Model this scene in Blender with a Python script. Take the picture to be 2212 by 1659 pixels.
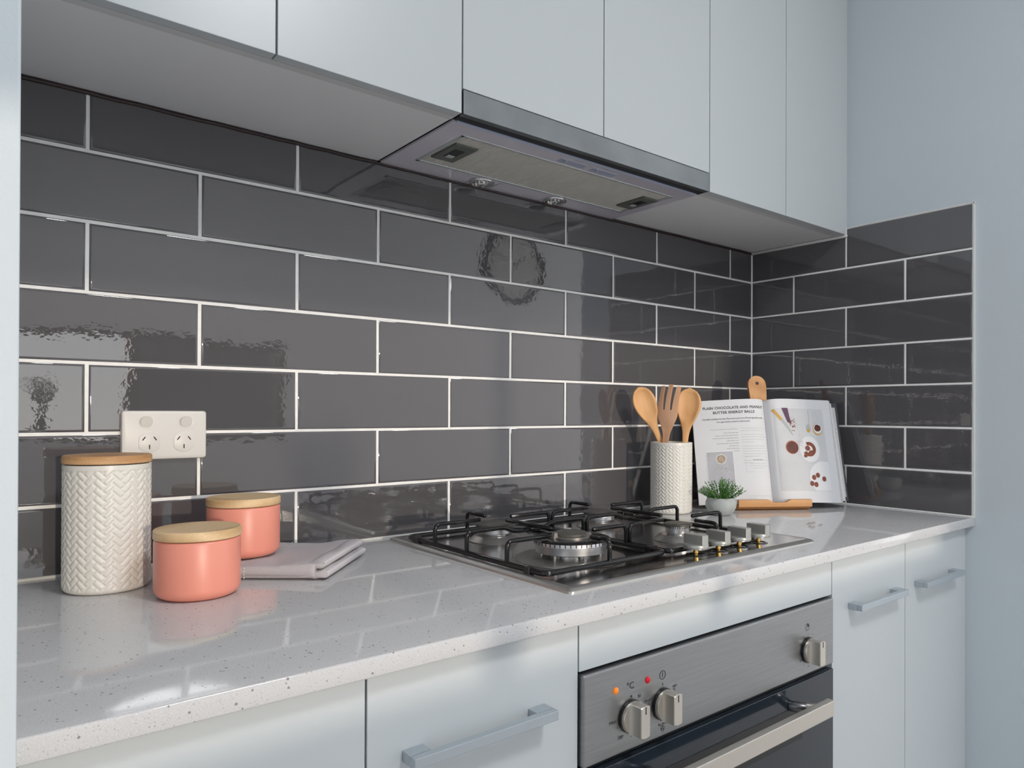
import bpy, bmesh, math, random
from mathutils import Matrix, Vector
PI = math.pi
random.seed(7)
C = bpy.context.scene.collection
for o in list(bpy.data.objects):
    bpy.data.objects.remove(o)
sc = bpy.context.scene

# ------------------------------------------------------------------ camera
cd = bpy.data.cameras.new('camera'); cam = bpy.data.objects.new('camera', cd); C.objects.link(cam)
cd.sensor_fit = 'HORIZONTAL'; cd.sensor_width = 36.0
cd.lens = 36.0 * 1566.42 / 2212.0
cd.shift_x = -0.047686; cd.shift_y = 0.024393
cd.clip_start = 0.02
RT = Vector((0.76232596, -0.64718322, 0.00360772)); UP = Vector((-0.00535898, -0.00073800, 0.99998537)); FW = Vector((0.64717109, 0.76233414, 0.00403084))
cam.matrix_world = Matrix(((RT.x, UP.x, -FW.x, -1.77097), (RT.y, UP.y, -FW.y, -1.23710), (RT.z, UP.z, -FW.z, 1.13521), (0, 0, 0, 1)))
sc.camera = cam
sc.view_settings.view_transform = 'Standard'; sc.view_settings.look = 'None'
sc.view_settings.gamma = 1.0; sc.view_settings.use_curve_mapping = False
sc.view_settings.exposure = -0.25

# ------------------------------------------------------------------ world and lights
w = bpy.data.worlds.new('World'); sc.world = w; w.use_nodes = True
wn = w.node_tree.nodes; wl = w.node_tree.links
bg = wn['Background']
tc = wn.new('ShaderNodeTexCoord'); sx = wn.new('ShaderNodeSeparateXYZ'); cr = wn.new('ShaderNodeValToRGB')
wl.new(tc.outputs['Generated'], sx.inputs[0]); wl.new(sx.outputs['Z'], cr.inputs['Fac']); wl.new(cr.outputs['Color'], bg.inputs['Color'])
cr.color_ramp.elements[0].position = 0.0; cr.color_ramp.elements[0].color = (0.98, 0.97, 0.93, 1)
cr.color_ramp.elements[1].position = 0.5; cr.color_ramp.elements[1].color = (0.42, 0.62, 0.95, 1)
bg.inputs['Strength'].default_value = 3.6

def lamp(name, kind, energy, color, loc, direction, **kw):
    l = bpy.data.lights.new(name, kind); l.energy = energy; l.color = color
    for k, v in kw.items(): setattr(l, k, v)
    o = bpy.data.objects.new(name, l); C.objects.link(o); o.location = loc
    o.rotation_euler = Vector(direction).to_track_quat('-Z', 'Y').to_euler()
    return o
lamp('sun', 'SUN', 1.6, (1.0, 0.86, 0.70), (0, -6, 3), (0.04, 1.0, -0.06), angle=math.radians(0.9))
lamp('front_fill', 'AREA', 4, (0.95, 0.97, 1.0), (-2.95, -3.12, 1.35), (0.25, 1, -0.02), shape='RECTANGLE', size=1.5, size_y=1.9)  # added fill panel, no opening behind it; lights cupboard fronts and right wall
lamp('side_fill', 'AREA', 10.5, (0.91, 0.96, 1.0), (-3.88, -1.5, 1.3), (1, 0.1, 0.0), shape='RECTANGLE', size=2.2, size_y=1.9)  # unseen fill from the left, added in front of a solid wall
lamp('right_fill', 'AREA', 16, (0.90, 0.95, 1.0), (3.88, -1.9, 1.25), (-1, 0.0, 0.0), shape='RECTANGLE', size=1.8, size_y=2.1)  # added fill from the right; that wall has no door
lamp('opposite_wall_fill', 'AREA', 150, (0.95, 0.97, 1.0), (2.0, -.06, 1.45), (-0.25, -1, 0.0), shape='RECTANGLE', size=3.2, size_y=2.0)  # unseen fill added to brighten the opposite wall mirrored in the tiles
lamp('overhead_fill', 'AREA', 30, (0.97, 0.98, 1.0), (-1.0, -1.9, 2.66), (0, 0, -1), shape='DISK', size=0.5)  # added overhead fill for worktop and floor bounce; no ceiling fitting is built

# ------------------------------------------------------------------ materials
def newmat(name):
    m = bpy.data.materials.new(name); m.use_nodes = True
    return m, m.node_tree.nodes, m.node_tree.links, m.node_tree.nodes['Principled BSDF']
def mat(name, col, rough=0.5, metal=0.0, ior=None, bump=0, bscale=200, var=0, vscale=8, stretch=None, coat=0, emit=None, coord='Object', sheen=0, spec=None):
    m, n, l, b = newmat(name)
    b.inputs['Base Color'].default_value = (*col, 1); b.inputs['Roughness'].default_value = rough; b.inputs['Metallic'].default_value = metal
    if ior: b.inputs['IOR'].default_value = ior
    if spec is not None: b.inputs['Specular IOR Level'].default_value = spec
    if coat: b.inputs['Coat Weight'].default_value = coat; b.inputs['Coat Roughness'].default_value = 0.08
    if sheen: b.inputs['Sheen Weight'].default_value = sheen
    if emit: b.inputs['Emission Color'].default_value = (*emit[0], 1); b.inputs['Emission Strength'].default_value = emit[1]
    if bump or var:
        t = n.new('ShaderNodeTexCoord'); mp = n.new('ShaderNodeMapping'); l.new(t.outputs[coord], mp.inputs[0])
        if stretch: mp.inputs['Scale'].default_value = stretch
    if bump:
        nz = n.new('ShaderNodeTexNoise'); nz.inputs['Scale'].default_value = bscale; nz.inputs['Detail'].default_value = 3
        bp = n.new('ShaderNodeBump'); bp.inputs['Strength'].default_value = 1.0; bp.inputs['Distance'].default_value = bump
        l.new(mp.outputs[0], nz.inputs['Vector']); l.new(nz.outputs['Fac'], bp.inputs['Height']); l.new(bp.outputs[0], b.inputs['Normal'])
    if var:
        nz = n.new('ShaderNodeTexNoise'); nz.inputs['Scale'].default_value = vscale; nz.inputs['Detail'].default_value = 4
        rp = n.new('ShaderNodeValToRGB'); rp.color_ramp.elements[0].position = .3; rp.color_ramp.elements[1].position = .7
        rp.color_ramp.elements[0].color = (*[c * (1 - var) for c in col], 1); rp.color_ramp.elements[1].color = (*[min(1, c * (1 + var)) for c in col], 1)
        l.new(mp.outputs[0], nz.inputs['Vector']); l.new(nz.outputs['Fac'], rp.inputs['Fac']); l.new(rp.outputs['Color'], b.inputs['Base Color'])
    return m

def wood(name, c1, c2, scale=14, axis='X', rough=0.5, ringy=1.0):
    m, n, l, b = newmat(name)
    t = n.new('ShaderNodeTexCoord'); mp = n.new('ShaderNodeMapping'); l.new(t.outputs['Object'], mp.inputs[0])
    mp.inputs['Scale'].default_value = {'X': (0.12, 1, 1), 'Y': (1, 0.12, 1), 'Z': (1, 1, 0.12)}[axis]
    nz = n.new('ShaderNodeTexNoise'); nz.inputs['Scale'].default_value = scale * 4; nz.inputs['Detail'].default_value = 3
    l.new(mp.outputs[0], nz.inputs['Vector'])
    wv = n.new('ShaderNodeTexWave'); wv.wave_type = 'RINGS'; wv.inputs['Scale'].default_value = scale; wv.inputs['Distortion'].default_value = 5.0 * ringy; wv.inputs['Detail'].default_value = 2
    l.new(mp.outputs[0], wv.inputs['Vector'])
    fn = n.new('ShaderNodeTexNoise'); fn.inputs['Scale'].default_value = scale * 40; l.new(mp.outputs[0], fn.inputs['Vector'])
    mx = n.new('ShaderNodeMixRGB'); mx.inputs[0].default_value = .45; l.new(wv.outputs['Color'], mx.inputs[1]); l.new(nz.outputs['Fac'], mx.inputs[2])
    m2 = n.new('ShaderNodeMixRGB'); m2.inputs[0].default_value = .35; l.new(mx.outputs[0], m2.inputs[1]); l.new(fn.outputs['Fac'], m2.inputs[2])
    rp = n.new('ShaderNodeValToRGB'); rp.color_ramp.elements[0].position = .25; rp.color_ramp.elements[1].position = .75
    rp.color_ramp.elements[0].color = (*c1, 1); rp.color_ramp.elements[1].color = (*c2, 1)
    l.new(m2.outputs[0], rp.inputs['Fac']); l.new(rp.outputs['Color'], b.inputs['Base Color'])
    b.inputs['Roughness'].default_value = rough
    return m

M = {}
M['wall'] = mat('wall_paint', (0.56, 0.62, 0.66), .6, bump=.0002, bscale=350)
M['ceiling'] = mat('ceiling_paint', (0.78, 0.78, 0.78), .8)
M['grout'] = mat('grout', (0.90, 0.89, 0.87), .7, bump=.0002, bscale=600, var=.05, vscale=60)
M['cab'] = mat('cabinet_laminate', (0.56, 0.595, 0.61), .32, spec=.45)
M['carcass'] = mat('carcass_board', (0.84, 0.84, 0.85), .38)
M['edge'] = mat('carcass_edge', (0.66, 0.66, 0.66), .45)
M['dark'] = mat('dark_gap', (0.012, 0.012, 0.013), .5)
M['joint'] = mat('brown_shade_line', (0.030, 0.014, 0.014), .35)  # dark colour stands in for the shadow line under the wall cupboards
M['white_seal'] = mat('white_sealant', (0.70, 0.70, 0.68), .4)
M['steel'] = mat('brushed_steel', (0.33, 0.335, 0.34), .34, 1.0, bump=.00004, bscale=90, stretch=(1, 1, 40), var=.06, vscale=14)
M['steel_h'] = mat('hood_steel', (0.27, 0.29, 0.30), .30, 1.0, var=.15, vscale=9)
M['hob_rim'] = mat('hob_rim_steel', (0.50, 0.49, 0.47), .38, .9)
M['steel_dark'] = mat('hob_steel', (0.50, 0.49, 0.48), .17, 1.0, bump=.00002, bscale=300, var=.06, vscale=12)
M['hood_body'] = mat('hood_underside_metal', (0.78, 0.75, 0.83), .16, .25)
M['filter'] = mat('filter_aluminium', (0.90, 0.87, 0.82), .42, .15)
M['filter_frame'] = mat('filter_frame_metal', (0.55, 0.58, 0.59), .32, .4)
M['latch'] = mat('latch_plastic', (0.13, 0.14, 0.12), .4)
M['lilac'] = mat('switch_plastic', (0.42, 0.46, 0.60), .3)
M['socket_steel'] = mat('dark_steel', (0.16, 0.16, 0.17), .32, .9)
M['chrome'] = mat('chrome', (0.80, 0.80, 0.80), .07, 1.0)
M['alu'] = mat('satin_aluminium', (0.46, 0.51, 0.55), .36, .55)
M['knob'] = mat('satin_nickel', (0.62, 0.58, 0.52), .30, .85)
M['knob_grey'] = mat('grey_knob_paint', (0.40, 0.40, 0.38), .34, .5)
M['enamel'] = mat('black_enamel', (0.010, 0.010, 0.011), .14)
M['cap'] = mat('burner_cap', (0.085, 0.080, 0.070), .45, var=.35, vscale=60)
M['cap_edge'] = mat('burner_cap_edge', (0.012, 0.012, 0.012), .2)
M['crown'] = mat('burner_crown_metal', (0.90, 0.90, 0.92), .30, 1.0)
M['burner'] = mat('burner_aluminium', (0.42, 0.40, 0.38), .38, .9)
M['brass'] = mat('brass', (0.75, 0.48, 0.15), .25, 1.0)
M['glass_black'] = mat('oven_glass', (0.018, 0.026, 0.036), .10, spec=.5)
M['black'] = mat('black_plastic', (0.006, 0.006, 0.007), .35)
M['ink'] = mat('printing_ink', (0.015, 0.017, 0.02), .5)
M['orange_led'] = mat('orange_lens', (0.85, 0.22, 0.01), .15, emit=((1, .25, .0), .25))
M['red_led'] = mat('red_lens', (0.55, 0.0, 0.01), .15, emit=((.8, .0, .02), .15))
M['ceramic'] = mat('white_ceramic', (0.74, 0.72, 0.675), .27)
M['pink'] = mat('coral_ceramic', (0.82, 0.31, 0.235), .36, var=.04, vscale=10)
M['outlet'] = mat('outlet_plastic', (0.70, 0.68, 0.65), .38)
M['slot'] = mat('outlet_slot', (0.06, 0.025, 0.015), .6)
M['lid_dark'] = wood('lid_oak', (0.46, 0.24, 0.10), (0.68, 0.41, 0.21), 16, 'X')
M['lid_light'] = wood('lid_ash', (0.55, 0.35, 0.17), (0.80, 0.58, 0.34), 13, 'X')
M['spoon'] = wood('beech_spoon', (0.60, 0.31, 0.12), (0.74, 0.42, 0.19), 26, 'Z', .55)
M['fork'] = wood('beech_fork', (0.56, 0.31, 0.18), (0.69, 0.42, 0.27), 20, 'Z', .55)
M['board'] = wood('beech_stand', (0.50, 0.23, 0.075), (0.67, 0.36, 0.15), 20, 'Z', .45)
M['ledge'] = wood('beech_ledge', (0.52, 0.24, 0.08), (0.68, 0.36, 0.14), 24, 'X', .45)
M['paper'] = mat('page_paper', (0.70, 0.71, 0.74), .5)
M['paper_edge'] = mat('page_edges', (0.55, 0.55, 0.54), .7, var=.25, vscale=500)
M['cover'] = mat('book_cover', (0.030, 0.034, 0.048), .4)
M['text'] = mat('page_text', (0.10, 0.10, 0.11), .6)
M['text2'] = mat('page_small_text', (0.40, 0.40, 0.41), .6)
M['text3'] = mat('page_faint_text', (0.54, 0.54, 0.555), .6)
M['photo'] = mat('page_photo', (0.60, 0.61, 0.63), .35, var=.05, vscale=18)
M['photo_grey'] = mat('page_photo_grey', (0.46, 0.46, 0.50), .4, var=.07, vscale=40)
M['p_white'] = mat('print_white', (0.76, 0.77, 0.79), .4)
M['p_brown'] = mat('print_brown', (0.22, 0.055, 0.03), .45, var=.35, vscale=350)
M['p_dark'] = mat('print_chocolate', (0.11, 0.025, 0.015), .45, var=.4, vscale=200)
M['p_rim'] = mat('print_rust', (0.36, 0.10, 0.05), .45)
M['p_yellow'] = mat('print_yellow', (0.60, 0.35, 0.07), .45)
M['p_purple'] = mat('print_purple', (0.10, 0.035, 0.09), .45)
M['p_steel'] = mat('print_steel', (0.42, 0.45, 0.47), .4)
M['p_mix'] = mat('print_muesli', (0.42, 0.33, 0.25), .5, var=.6, vscale=500)
M['pot'] = mat('concrete_pot', (0.42, 0.45, 0.45), .7, var=.10, vscale=45, bump=.0002, bscale=400)
M['soil'] = mat('potting_soil', (0.03, 0.04, 0.015), .9)
M['leaf'] = mat('leaf', (0.06, 0.20, 0.03), .45, var=.5, vscale=80)
M['leaf_light'] = mat('leaf_light', (0.12, 0.26, 0.07), .45, var=.3, vscale=80)
M['stem'] = mat('stem', (0.05, 0.09, 0.02), .6)
M['floor'] = wood('floor_boards', (0.46, 0.44, 0.42), (0.58, 0.56, 0.54), 4, 'X', .35)
M['lawn'] = mat('lawn', (0.07, 0.10, 0.05), .9, var=.4, vscale=2)
M['hedge'] = mat('fence_paint', (0.05, 0.05, 0.045), .8)
M['clock'] = mat('clock_dial', (0.62, 0.60, 0.56), .5)
M['clock_rim'] = mat('clock_rim', (0.012, 0.012, 0.012), .4)
M['vase'] = mat('dark_vase', (0.02, 0.03, 0.04), .2)

# ceramic tile with a softly waved glaze that differs per tile
def tile_mat():
    m, n, l, b = newmat('grey_glazed_tile')
    oi = n.new('ShaderNodeObjectInfo'); t = n.new('ShaderNodeTexCoord')
    va = n.new('ShaderNodeVectorMath'); va.operation = 'ADD'
    sc_ = n.new('ShaderNodeVectorMath'); sc_.operation = 'SCALE'; sc_.inputs['Scale'].default_value = 37.0
    cb = n.new('ShaderNodeCombineXYZ'); l.new(oi.outputs['Random'], cb.inputs[0]); l.new(oi.outputs['Random'], cb.inputs[1])
    l.new(cb.outputs[0], sc_.inputs[0]); l.new(t.outputs['Object'], va.inputs[0]); l.new(sc_.outputs[0], va.inputs[1])
    n1 = n.new('ShaderNodeTexNoise'); n1.inputs['Scale'].default_value = 13; n1.inputs['Detail'].default_value = 1
    n2 = n.new('ShaderNodeTexNoise'); n2.inputs['Scale'].default_value = 90; n2.inputs['Detail'].default_value = 2
    l.new(va.outputs[0], n1.inputs['Vector']); l.new(va.outputs[0], n2.inputs['Vector'])
    b1 = n.new('ShaderNodeBump'); b1.inputs['Distance'].default_value = .0006; b1.inputs['Strength'].default_value = .5
    b2 = n.new('ShaderNodeBump'); b2.inputs['Distance'].default_value = .00007; b2.inputs['Strength'].default_value = 1
    l.new(n1.outputs['Fac'], b1.inputs['Height']); l.new(n2.outputs['Fac'], b2.inputs['Height']); l.new(b1.outputs[0], b2.inputs['Normal'])
    l.new(b2.outputs[0], b.inputs['Normal'])
    b.inputs['Base Color'].default_value = (.092, .088, .094, 1); b.inputs['Roughness'].default_value = .018; b.inputs['IOR'].default_value = 1.8
    return m
M['tile'] = tile_mat()

# engineered stone: pale grey with small dark and light flecks
def stone_mat():
    m, n, l, b = newmat('speckled_stone')
    t = n.new('ShaderNodeTexCoord')
    def flecks(scale, thr, soft):
        v = n.new('ShaderNodeTexVoronoi'); v.inputs['Scale'].default_value = scale; l.new(t.outputs['Object'], v.inputs['Vector'])
        wn_ = n.new('ShaderNodeTexWhiteNoise'); l.new(v.outputs['Position'], wn_.inputs['Vector'])
        th = n.new('ShaderNodeMath'); th.operation = 'MULTIPLY'; l.new(wn_.outputs['Value'], th.inputs[0]); th.inputs[1].default_value = thr
        s = n.new('ShaderNodeMath'); s.operation = 'SUBTRACT'; l.new(th.outputs[0], s.inputs[0]); l.new(v.outputs['Distance'], s.inputs[1])
        g = n.new('ShaderNodeMath'); g.operation = 'MULTIPLY'; g.use_clamp = True; l.new(s.outputs[0], g.inputs[0]); g.inputs[1].default_value = soft
        return g
    base = n.new('ShaderNodeTexNoise'); base.inputs['Scale'].default_value = 700; l.new(t.outputs['Object'], base.inputs['Vector'])
    rp = n.new('ShaderNodeValToRGB'); rp.color_ramp.elements[0].position = .3; rp.color_ramp.elements[1].position = .7
    rp.color_ramp.elements[0].color = (.53, .53, .54, 1); rp.color_ramp.elements[1].color = (.61, .61, .62, 1); l.new(base.outputs['Fac'], rp.inputs['Fac'])
    prev = rp.outputs['Color']
    for scale, thr, soft, col in ((150, .235, 14, (.26, .25, .245, 1)), (420, .28, 9, (.38, .37, .36, 1)), (95, .13, 16, (.22, .20, .19, 1)), (300, .20, 10, (.72, .72, .71, 1))):
        f = flecks(scale, thr, soft); mx = n.new('ShaderNodeMixRGB'); l.new(f.outputs[0], mx.inputs[0]); l.new(prev, mx.inputs[1]); mx.inputs[2].default_value = col; prev = mx.outputs[0]
    l.new(prev, b.inputs['Base Color']); b.inputs['Roughness'].default_value = .065; b.inputs['IOR'].default_value = 1.55
    return m
M['stone'] = stone_mat()

def glass_mat():
    m, n, l, b = newmat('window_glass')
    tr = n.new('ShaderNodeBsdfTransparent'); gl = n.new('ShaderNodeBsdfGlossy'); gl.inputs['Roughness'].default_value = 0.0
    fr = n.new('ShaderNodeFresnel'); fr.inputs['IOR'].default_value = 1.45; mx = n.new('ShaderNodeMixShader')
    l.new(fr.outputs[0], mx.inputs[0]); l.new(tr.outputs[0], mx.inputs[1]); l.new(gl.outputs[0], mx.inputs[2])
    l.new(mx.outputs[0], n['Material Output'].inputs['Surface'])
    return m
M['glass'] = glass_mat()
def cloth_mat():
    m, n, l, b = newmat('tea_towel_weave')
    t = n.new('ShaderNodeTexCoord'); hs = []
    for d in ('X', 'Y'):
        wv = n.new('ShaderNodeTexWave'); wv.bands_direction = d; wv.inputs['Scale'].default_value = 230; wv.inputs['Distortion'].default_value = .4
        l.new(t.outputs['UV'], wv.inputs['Vector']); hs.append(wv)
    ad = n.new('ShaderNodeMath'); ad.operation = 'MAXIMUM'; l.new(hs[0].outputs['Fac'], ad.inputs[0]); l.new(hs[1].outputs['Fac'], ad.inputs[1])
    rp = n.new('ShaderNodeValToRGB'); rp.color_ramp.elements[0].color = (.42, .39, .41, 1); rp.color_ramp.elements[1].color = (.68, .64, .67, 1)
    l.new(ad.outputs[0], rp.inputs['Fac']); l.new(rp.outputs['Color'], b.inputs['Base Color'])
    bp = n.new('ShaderNodeBump'); bp.inputs['Distance'].default_value = .0004; l.new(ad.outputs[0], bp.inputs['Height']); l.new(bp.outputs[0], b.inputs['Normal'])
    b.inputs['Roughness'].default_value = .85; b.inputs['Sheen Weight'].default_value = .2
    return m
M['cloth'] = cloth_mat()

# ------------------------------------------------------------------ helpers
def obj(name, bm, m, parent=None, smooth=False, org=None, autosmooth=None):
    """bm may be a bmesh or a ready mesh; org shifts world-coordinate geometry into the parent's frame"""
    if isinstance(bm, bmesh.types.BMesh):
        if org is not None: bmesh.ops.translate(bm, verts=bm.verts, vec=-Vector(org))
        me = bpy.data.meshes.new(name); bmesh.ops.recalc_face_normals(bm, faces=bm.faces) if not getattr(bm, 'norecalc', False) else None
        if autosmooth:
            for e in bm.edges:
                if len(e.link_faces) == 2 and e.calc_face_angle(0) > math.radians(autosmooth): e.smooth = False
            smooth = True
        for f in bm.faces: f.smooth = smooth
        bm.to_mesh(me); bm.free(); me.materials.append(m)
    else:
        me = bm
        if not me.materials: me.materials.append(m)
    o = bpy.data.objects.new(name, me); C.objects.link(o)
    if parent: o.parent = parent
    return o
def thing(name, label, cat, loc=(0, 0, 0), rotz=0, group=None, rot=None):
    o = bpy.data.objects.new(name, None); C.objects.link(o); o.empty_display_size = .05
    o.location = loc; o.rotation_euler = rot or (0, 0, rotz); o['label'] = label; o['category'] = cat
    if group: o['group'] = group
    return o
def tag(o, label, cat, group=None, kind=None):
    o['label'] = label; o['category'] = cat
    if group: o['group'] = group
    if kind: o['kind'] = kind
    return o
def struct(name, bm, m, label=None, **kw):
    o = obj(name, bm, m, **kw); o['kind'] = 'structure'
    if label: o['label'] = label
    return o
def box(bm, x0, x1, y0, y1, z0, z1, bev=0, seg=2):
    vs = [bm.verts.new(p) for p in ((x0, y0, z0), (x1, y0, z0), (x1, y1, z0), (x0, y1, z0), (x0, y0, z1), (x1, y0, z1), (x1, y1, z1), (x0, y1, z1))]
    fs = [bm.faces.new([vs[i] for i in f]) for f in ((3, 2, 1, 0), (4, 5, 6, 7), (0, 1, 5, 4), (1, 2, 6, 5), (2, 3, 7, 6), (3, 0, 4, 7))]
    if bev:
        es = list({e for f in fs for e in f.edges})
        bmesh.ops.bevel(bm, geom=es, offset=bev, segments=seg, affect='EDGES', profile=.5)
    return bm
def B(*a, **k): return box(bmesh.new(), *a, **k)
def lathe(bm, prof, seg=48, c=(0, 0, 0), axis='Z'):
    """prof: list of (r, h). r=0 ends become poles"""
    rings = []
    for r, h in prof:
        if r < 1e-6: rings.append([bm.verts.new((c[0], c[1], c[2] + h)) if axis == 'Z' else bm.verts.new((c[0], c[1] - h, c[2]))])
        else:
            ring = []
            for i in range(seg):
                a = 2 * PI * i / seg
                if axis == 'Z': ring.append(bm.verts.new((c[0] + r * math.cos(a), c[1] + r * math.sin(a), c[2] + h)))
                else: ring.append(bm.verts.new((c[0] + r * math.cos(a), c[1] - h, c[2] + r * math.sin(a))))
            rings.append(ring)
    for A, Bq in zip(rings, rings[1:]):
        for i in range(seg):
            j = (i + 1) % seg
            if len(A) == 1 and len(Bq) == 1: continue
            if len(A) == 1: bm.faces.new((A[0], Bq[j], Bq[i]))
            elif len(Bq) == 1: bm.faces.new((A[i], A[j], Bq[0]))
            else: bm.faces.new((A[i], A[j], Bq[j], Bq[i]))
    return bm
V3_ = Vector
def L(prof, seg=48, c=(0, 0, 0), axis='Z'): return lathe(bmesh.new(), prof, seg, c, axis)
def fillet(pts, r, n=5):
    pts = [Vector(p) for p in pts]; out = [pts[0]]
    for a, b, c in zip(pts, pts[1:], pts[2:]):
        d1 = (a - b); d2 = (c - b); rr = min(r, d1.length * .49, d2.length * .49); p1 = b + d1.normalized() * rr; p2 = b + d2.normalized() * rr
        for i in range(n + 1):
            t = i / n; out.append(p1 * (1 - t) ** 2 + b * 2 * t * (1 - t) + p2 * t * t)
    out.append(pts[-1]); return out
def tube(bm, pts, r, seg=10, closed=False, cap=True):
    pts = [Vector(p) for p in pts]; n = len(pts); rings = []; prev = None
    for i, p in enumerate(pts):
        if closed: d = (pts[(i + 1) % n] - pts[i - 1])
        else: d = (pts[min(i + 1, n - 1)] - pts[max(i - 1, 0)])
        d.normalize()
        if prev is None:
            u = Vector((0, 0, 1)) if abs(d.z) < .9 else Vector((1, 0, 0)); s = d.cross(u).normalized()
        else: s = (prev - d * prev.dot(d)).normalized()
        prev = s; t = d.cross(s)
        rr = r(i / (n - 1)) if callable(r) else r
        rings.append([bm.verts.new(p + (s * math.cos(2 * PI * k / seg) + t * math.sin(2 * PI * k / seg)) * rr) for k in range(seg)])
    m_ = n if closed else n - 1
    for i in range(m_):
        A, Bq = rings[i], rings[(i + 1) % n]
        for k in range(seg): bm.faces.new((A[k], A[(k + 1) % seg], Bq[(k + 1) % seg], Bq[k]))
    if cap and not closed:
        for R_, p, d in ((rings[0], pts[0], pts[0] - pts[1]), (rings[-1], pts[-1], pts[-1] - pts[-2])):
            d.normalize(); rr = r(0) if callable(r) else r
            inner = [bm.verts.new(p + (v.co - p) * .6 + d * rr * .45) for v in R_]
            for k in range(seg): bm.faces.new((R_[k], R_[(k + 1) % seg], inner[(k + 1) % seg], inner[k]))
            bm.faces.new(inner)
    return bm
def prism(bm, poly, z0, z1, bev=0, axis='Z'):
    """extrude 2D polygon; axis Z -> (x,y)->z ; axis Y -> (x,z) extruded in -y"""
    def P(p, h): return (p[0], p[1], h) if axis == 'Z' else (p[0], -h, p[1])
    a = [bm.verts.new(P(p, z0)) for p in poly]; b = [bm.verts.new(P(p, z1)) for p in poly]; n = len(poly)
    f = [bm.faces.new(a), bm.faces.new(b)] + [bm.faces.new((a[i], a[(i + 1) % n], b[(i + 1) % n], b[i])) for i in range(n)]
    if bev: bmesh.ops.bevel(bm, geom=list(f[1].edges), offset=bev, segments=2, affect='EDGES', profile=.5)
    return bm
def rrect(x0, x1, y0, y1, r, n=5):
    out = []
    for cx, cy, a0 in ((x1 - r, y1 - r, 0), (x0 + r, y1 - r, 90), (x0 + r, y0 + r, 180), (x1 - r, y0 + r, 270)):
        for i in range(n + 1):
            a = math.radians(a0 + 90 * i / n); out.append((cx + r * math.cos(a), cy + r * math.sin(a)))
    return out
def loft(bm, rings, cap0=True, cap1=True):
    R_ = [[bm.verts.new(p) for p in ring] for ring in rings]
    for A, Bq in zip(R_, R_[1:]):
        n = len(A)
        for i in range(n): bm.faces.new((A[i], A[(i + 1) % n], Bq[(i + 1) % n], Bq[i]))
    if cap0: bm.faces.new(R_[0][::-1])
    if cap1: bm.faces.new(R_[-1])
    return bm
def text_mesh(s, size, align='CENTER', extrude=0.0, shear=0.0, bold=0.0, spacing=1.0):
    cu = bpy.data.curves.new('lettering', 'FONT'); cu.body = s; cu.size = size; cu.align_x = align; cu.align_y = 'CENTER'
    cu.extrude = extrude; cu.shear = shear; cu.offset = bold; cu.space_character = spacing; cu.resolution_u = 3
    o = bpy.data.objects.new('lettering', cu); C.objects.link(o); bpy.context.view_layer.update()
    me = bpy.data.meshes.new_from_object(o.evaluated_get(bpy.context.evaluated_depsgraph_get()))
    bpy.data.objects.remove(o); bpy.data.curves.remove(cu); return me
def marks(bm, s, size, fn, **kw):
    """lay flat lettering into bm through fn(x, y) -> 3D point"""
    me = text_mesh(s, size, **kw); vs = [bm.verts.new(fn(v.co.x, v.co.y)) for v in me.vertices]
    for p in me.polygons:
        try: bm.faces.new([vs[i] for i in p.vertices])
        except ValueError: pass
    bpy.data.meshes.remove(me)
def ring2d(bm, cx, cy, r0, r1, fn, seg=28, a0=0, a1=2 * PI):
    full = abs(a1 - a0 - 2 * PI) < 1e-6; n = seg + (0 if full else 1)
    A = []; Q = []
    for i in range(n):
        a = a0 + (a1 - a0) * i / seg; A.append(bm.verts.new(fn(cx + r0 * math.cos(a), cy + r0 * math.sin(a)))); Q.append(bm.verts.new(fn(cx + r1 * math.cos(a), cy + r1 * math.sin(a))))
    for i in range(seg): bm.faces.new((A[i], A[(i + 1) % n], Q[(i + 1) % n], Q[i]))
def rect2d(bm, x0, x1, y0, y1, fn, nx=1, ny=1):
    g = [[bm.verts.new(fn(x0 + (x1 - x0) * i / nx, y0 + (y1 - y0) * j / ny)) for i in range(nx + 1)] for j in range(ny + 1)]
    for j in range(ny):
        for i in range(nx): bm.faces.new((g[j][i], g[j][i + 1], g[j + 1][i + 1], g[j + 1][i]))
def band2d(bm, left, right, fn, n=8):
    """strip between two polylines of equal length, subdivided so that it follows the curved page"""
    def at(pl, t_): k = min(len(pl) - 2, int(t_ * (len(pl) - 1))); f_ = t_ * (len(pl) - 1) - k; return (pl[k][0] + (pl[k + 1][0] - pl[k][0]) * f_, pl[k][1] + (pl[k + 1][1] - pl[k][1]) * f_)
    rows = []
    for i in range(n + 1):
        a, b_ = at(left, i / n), at(right, i / n); rows.append([bm.verts.new(fn(a[0] + (b_[0] - a[0]) * j / 3, a[1] + (b_[1] - a[1]) * j / 3)) for j in range(4)])
    for r0, r1 in zip(rows, rows[1:]):
        for j in range(3): bm.faces.new((r0[j], r0[j + 1], r1[j + 1], r1[j]))
def disc2d(bm, cx, cy, r, fn, seg=24, sy=1.0, jit=0.0):
    c = bm.verts.new(fn(cx, cy)); vs = []
    for i in range(seg):
        a = 2 * PI * i / seg; rr = r * (1 + random.uniform(-jit, jit)); vs.append(bm.verts.new(fn(cx + rr * math.cos(a), cy + rr * sy * math.sin(a))))
    for i in range(seg): bm.faces.new((c, vs[i], vs[(i + 1) % seg]))

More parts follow.
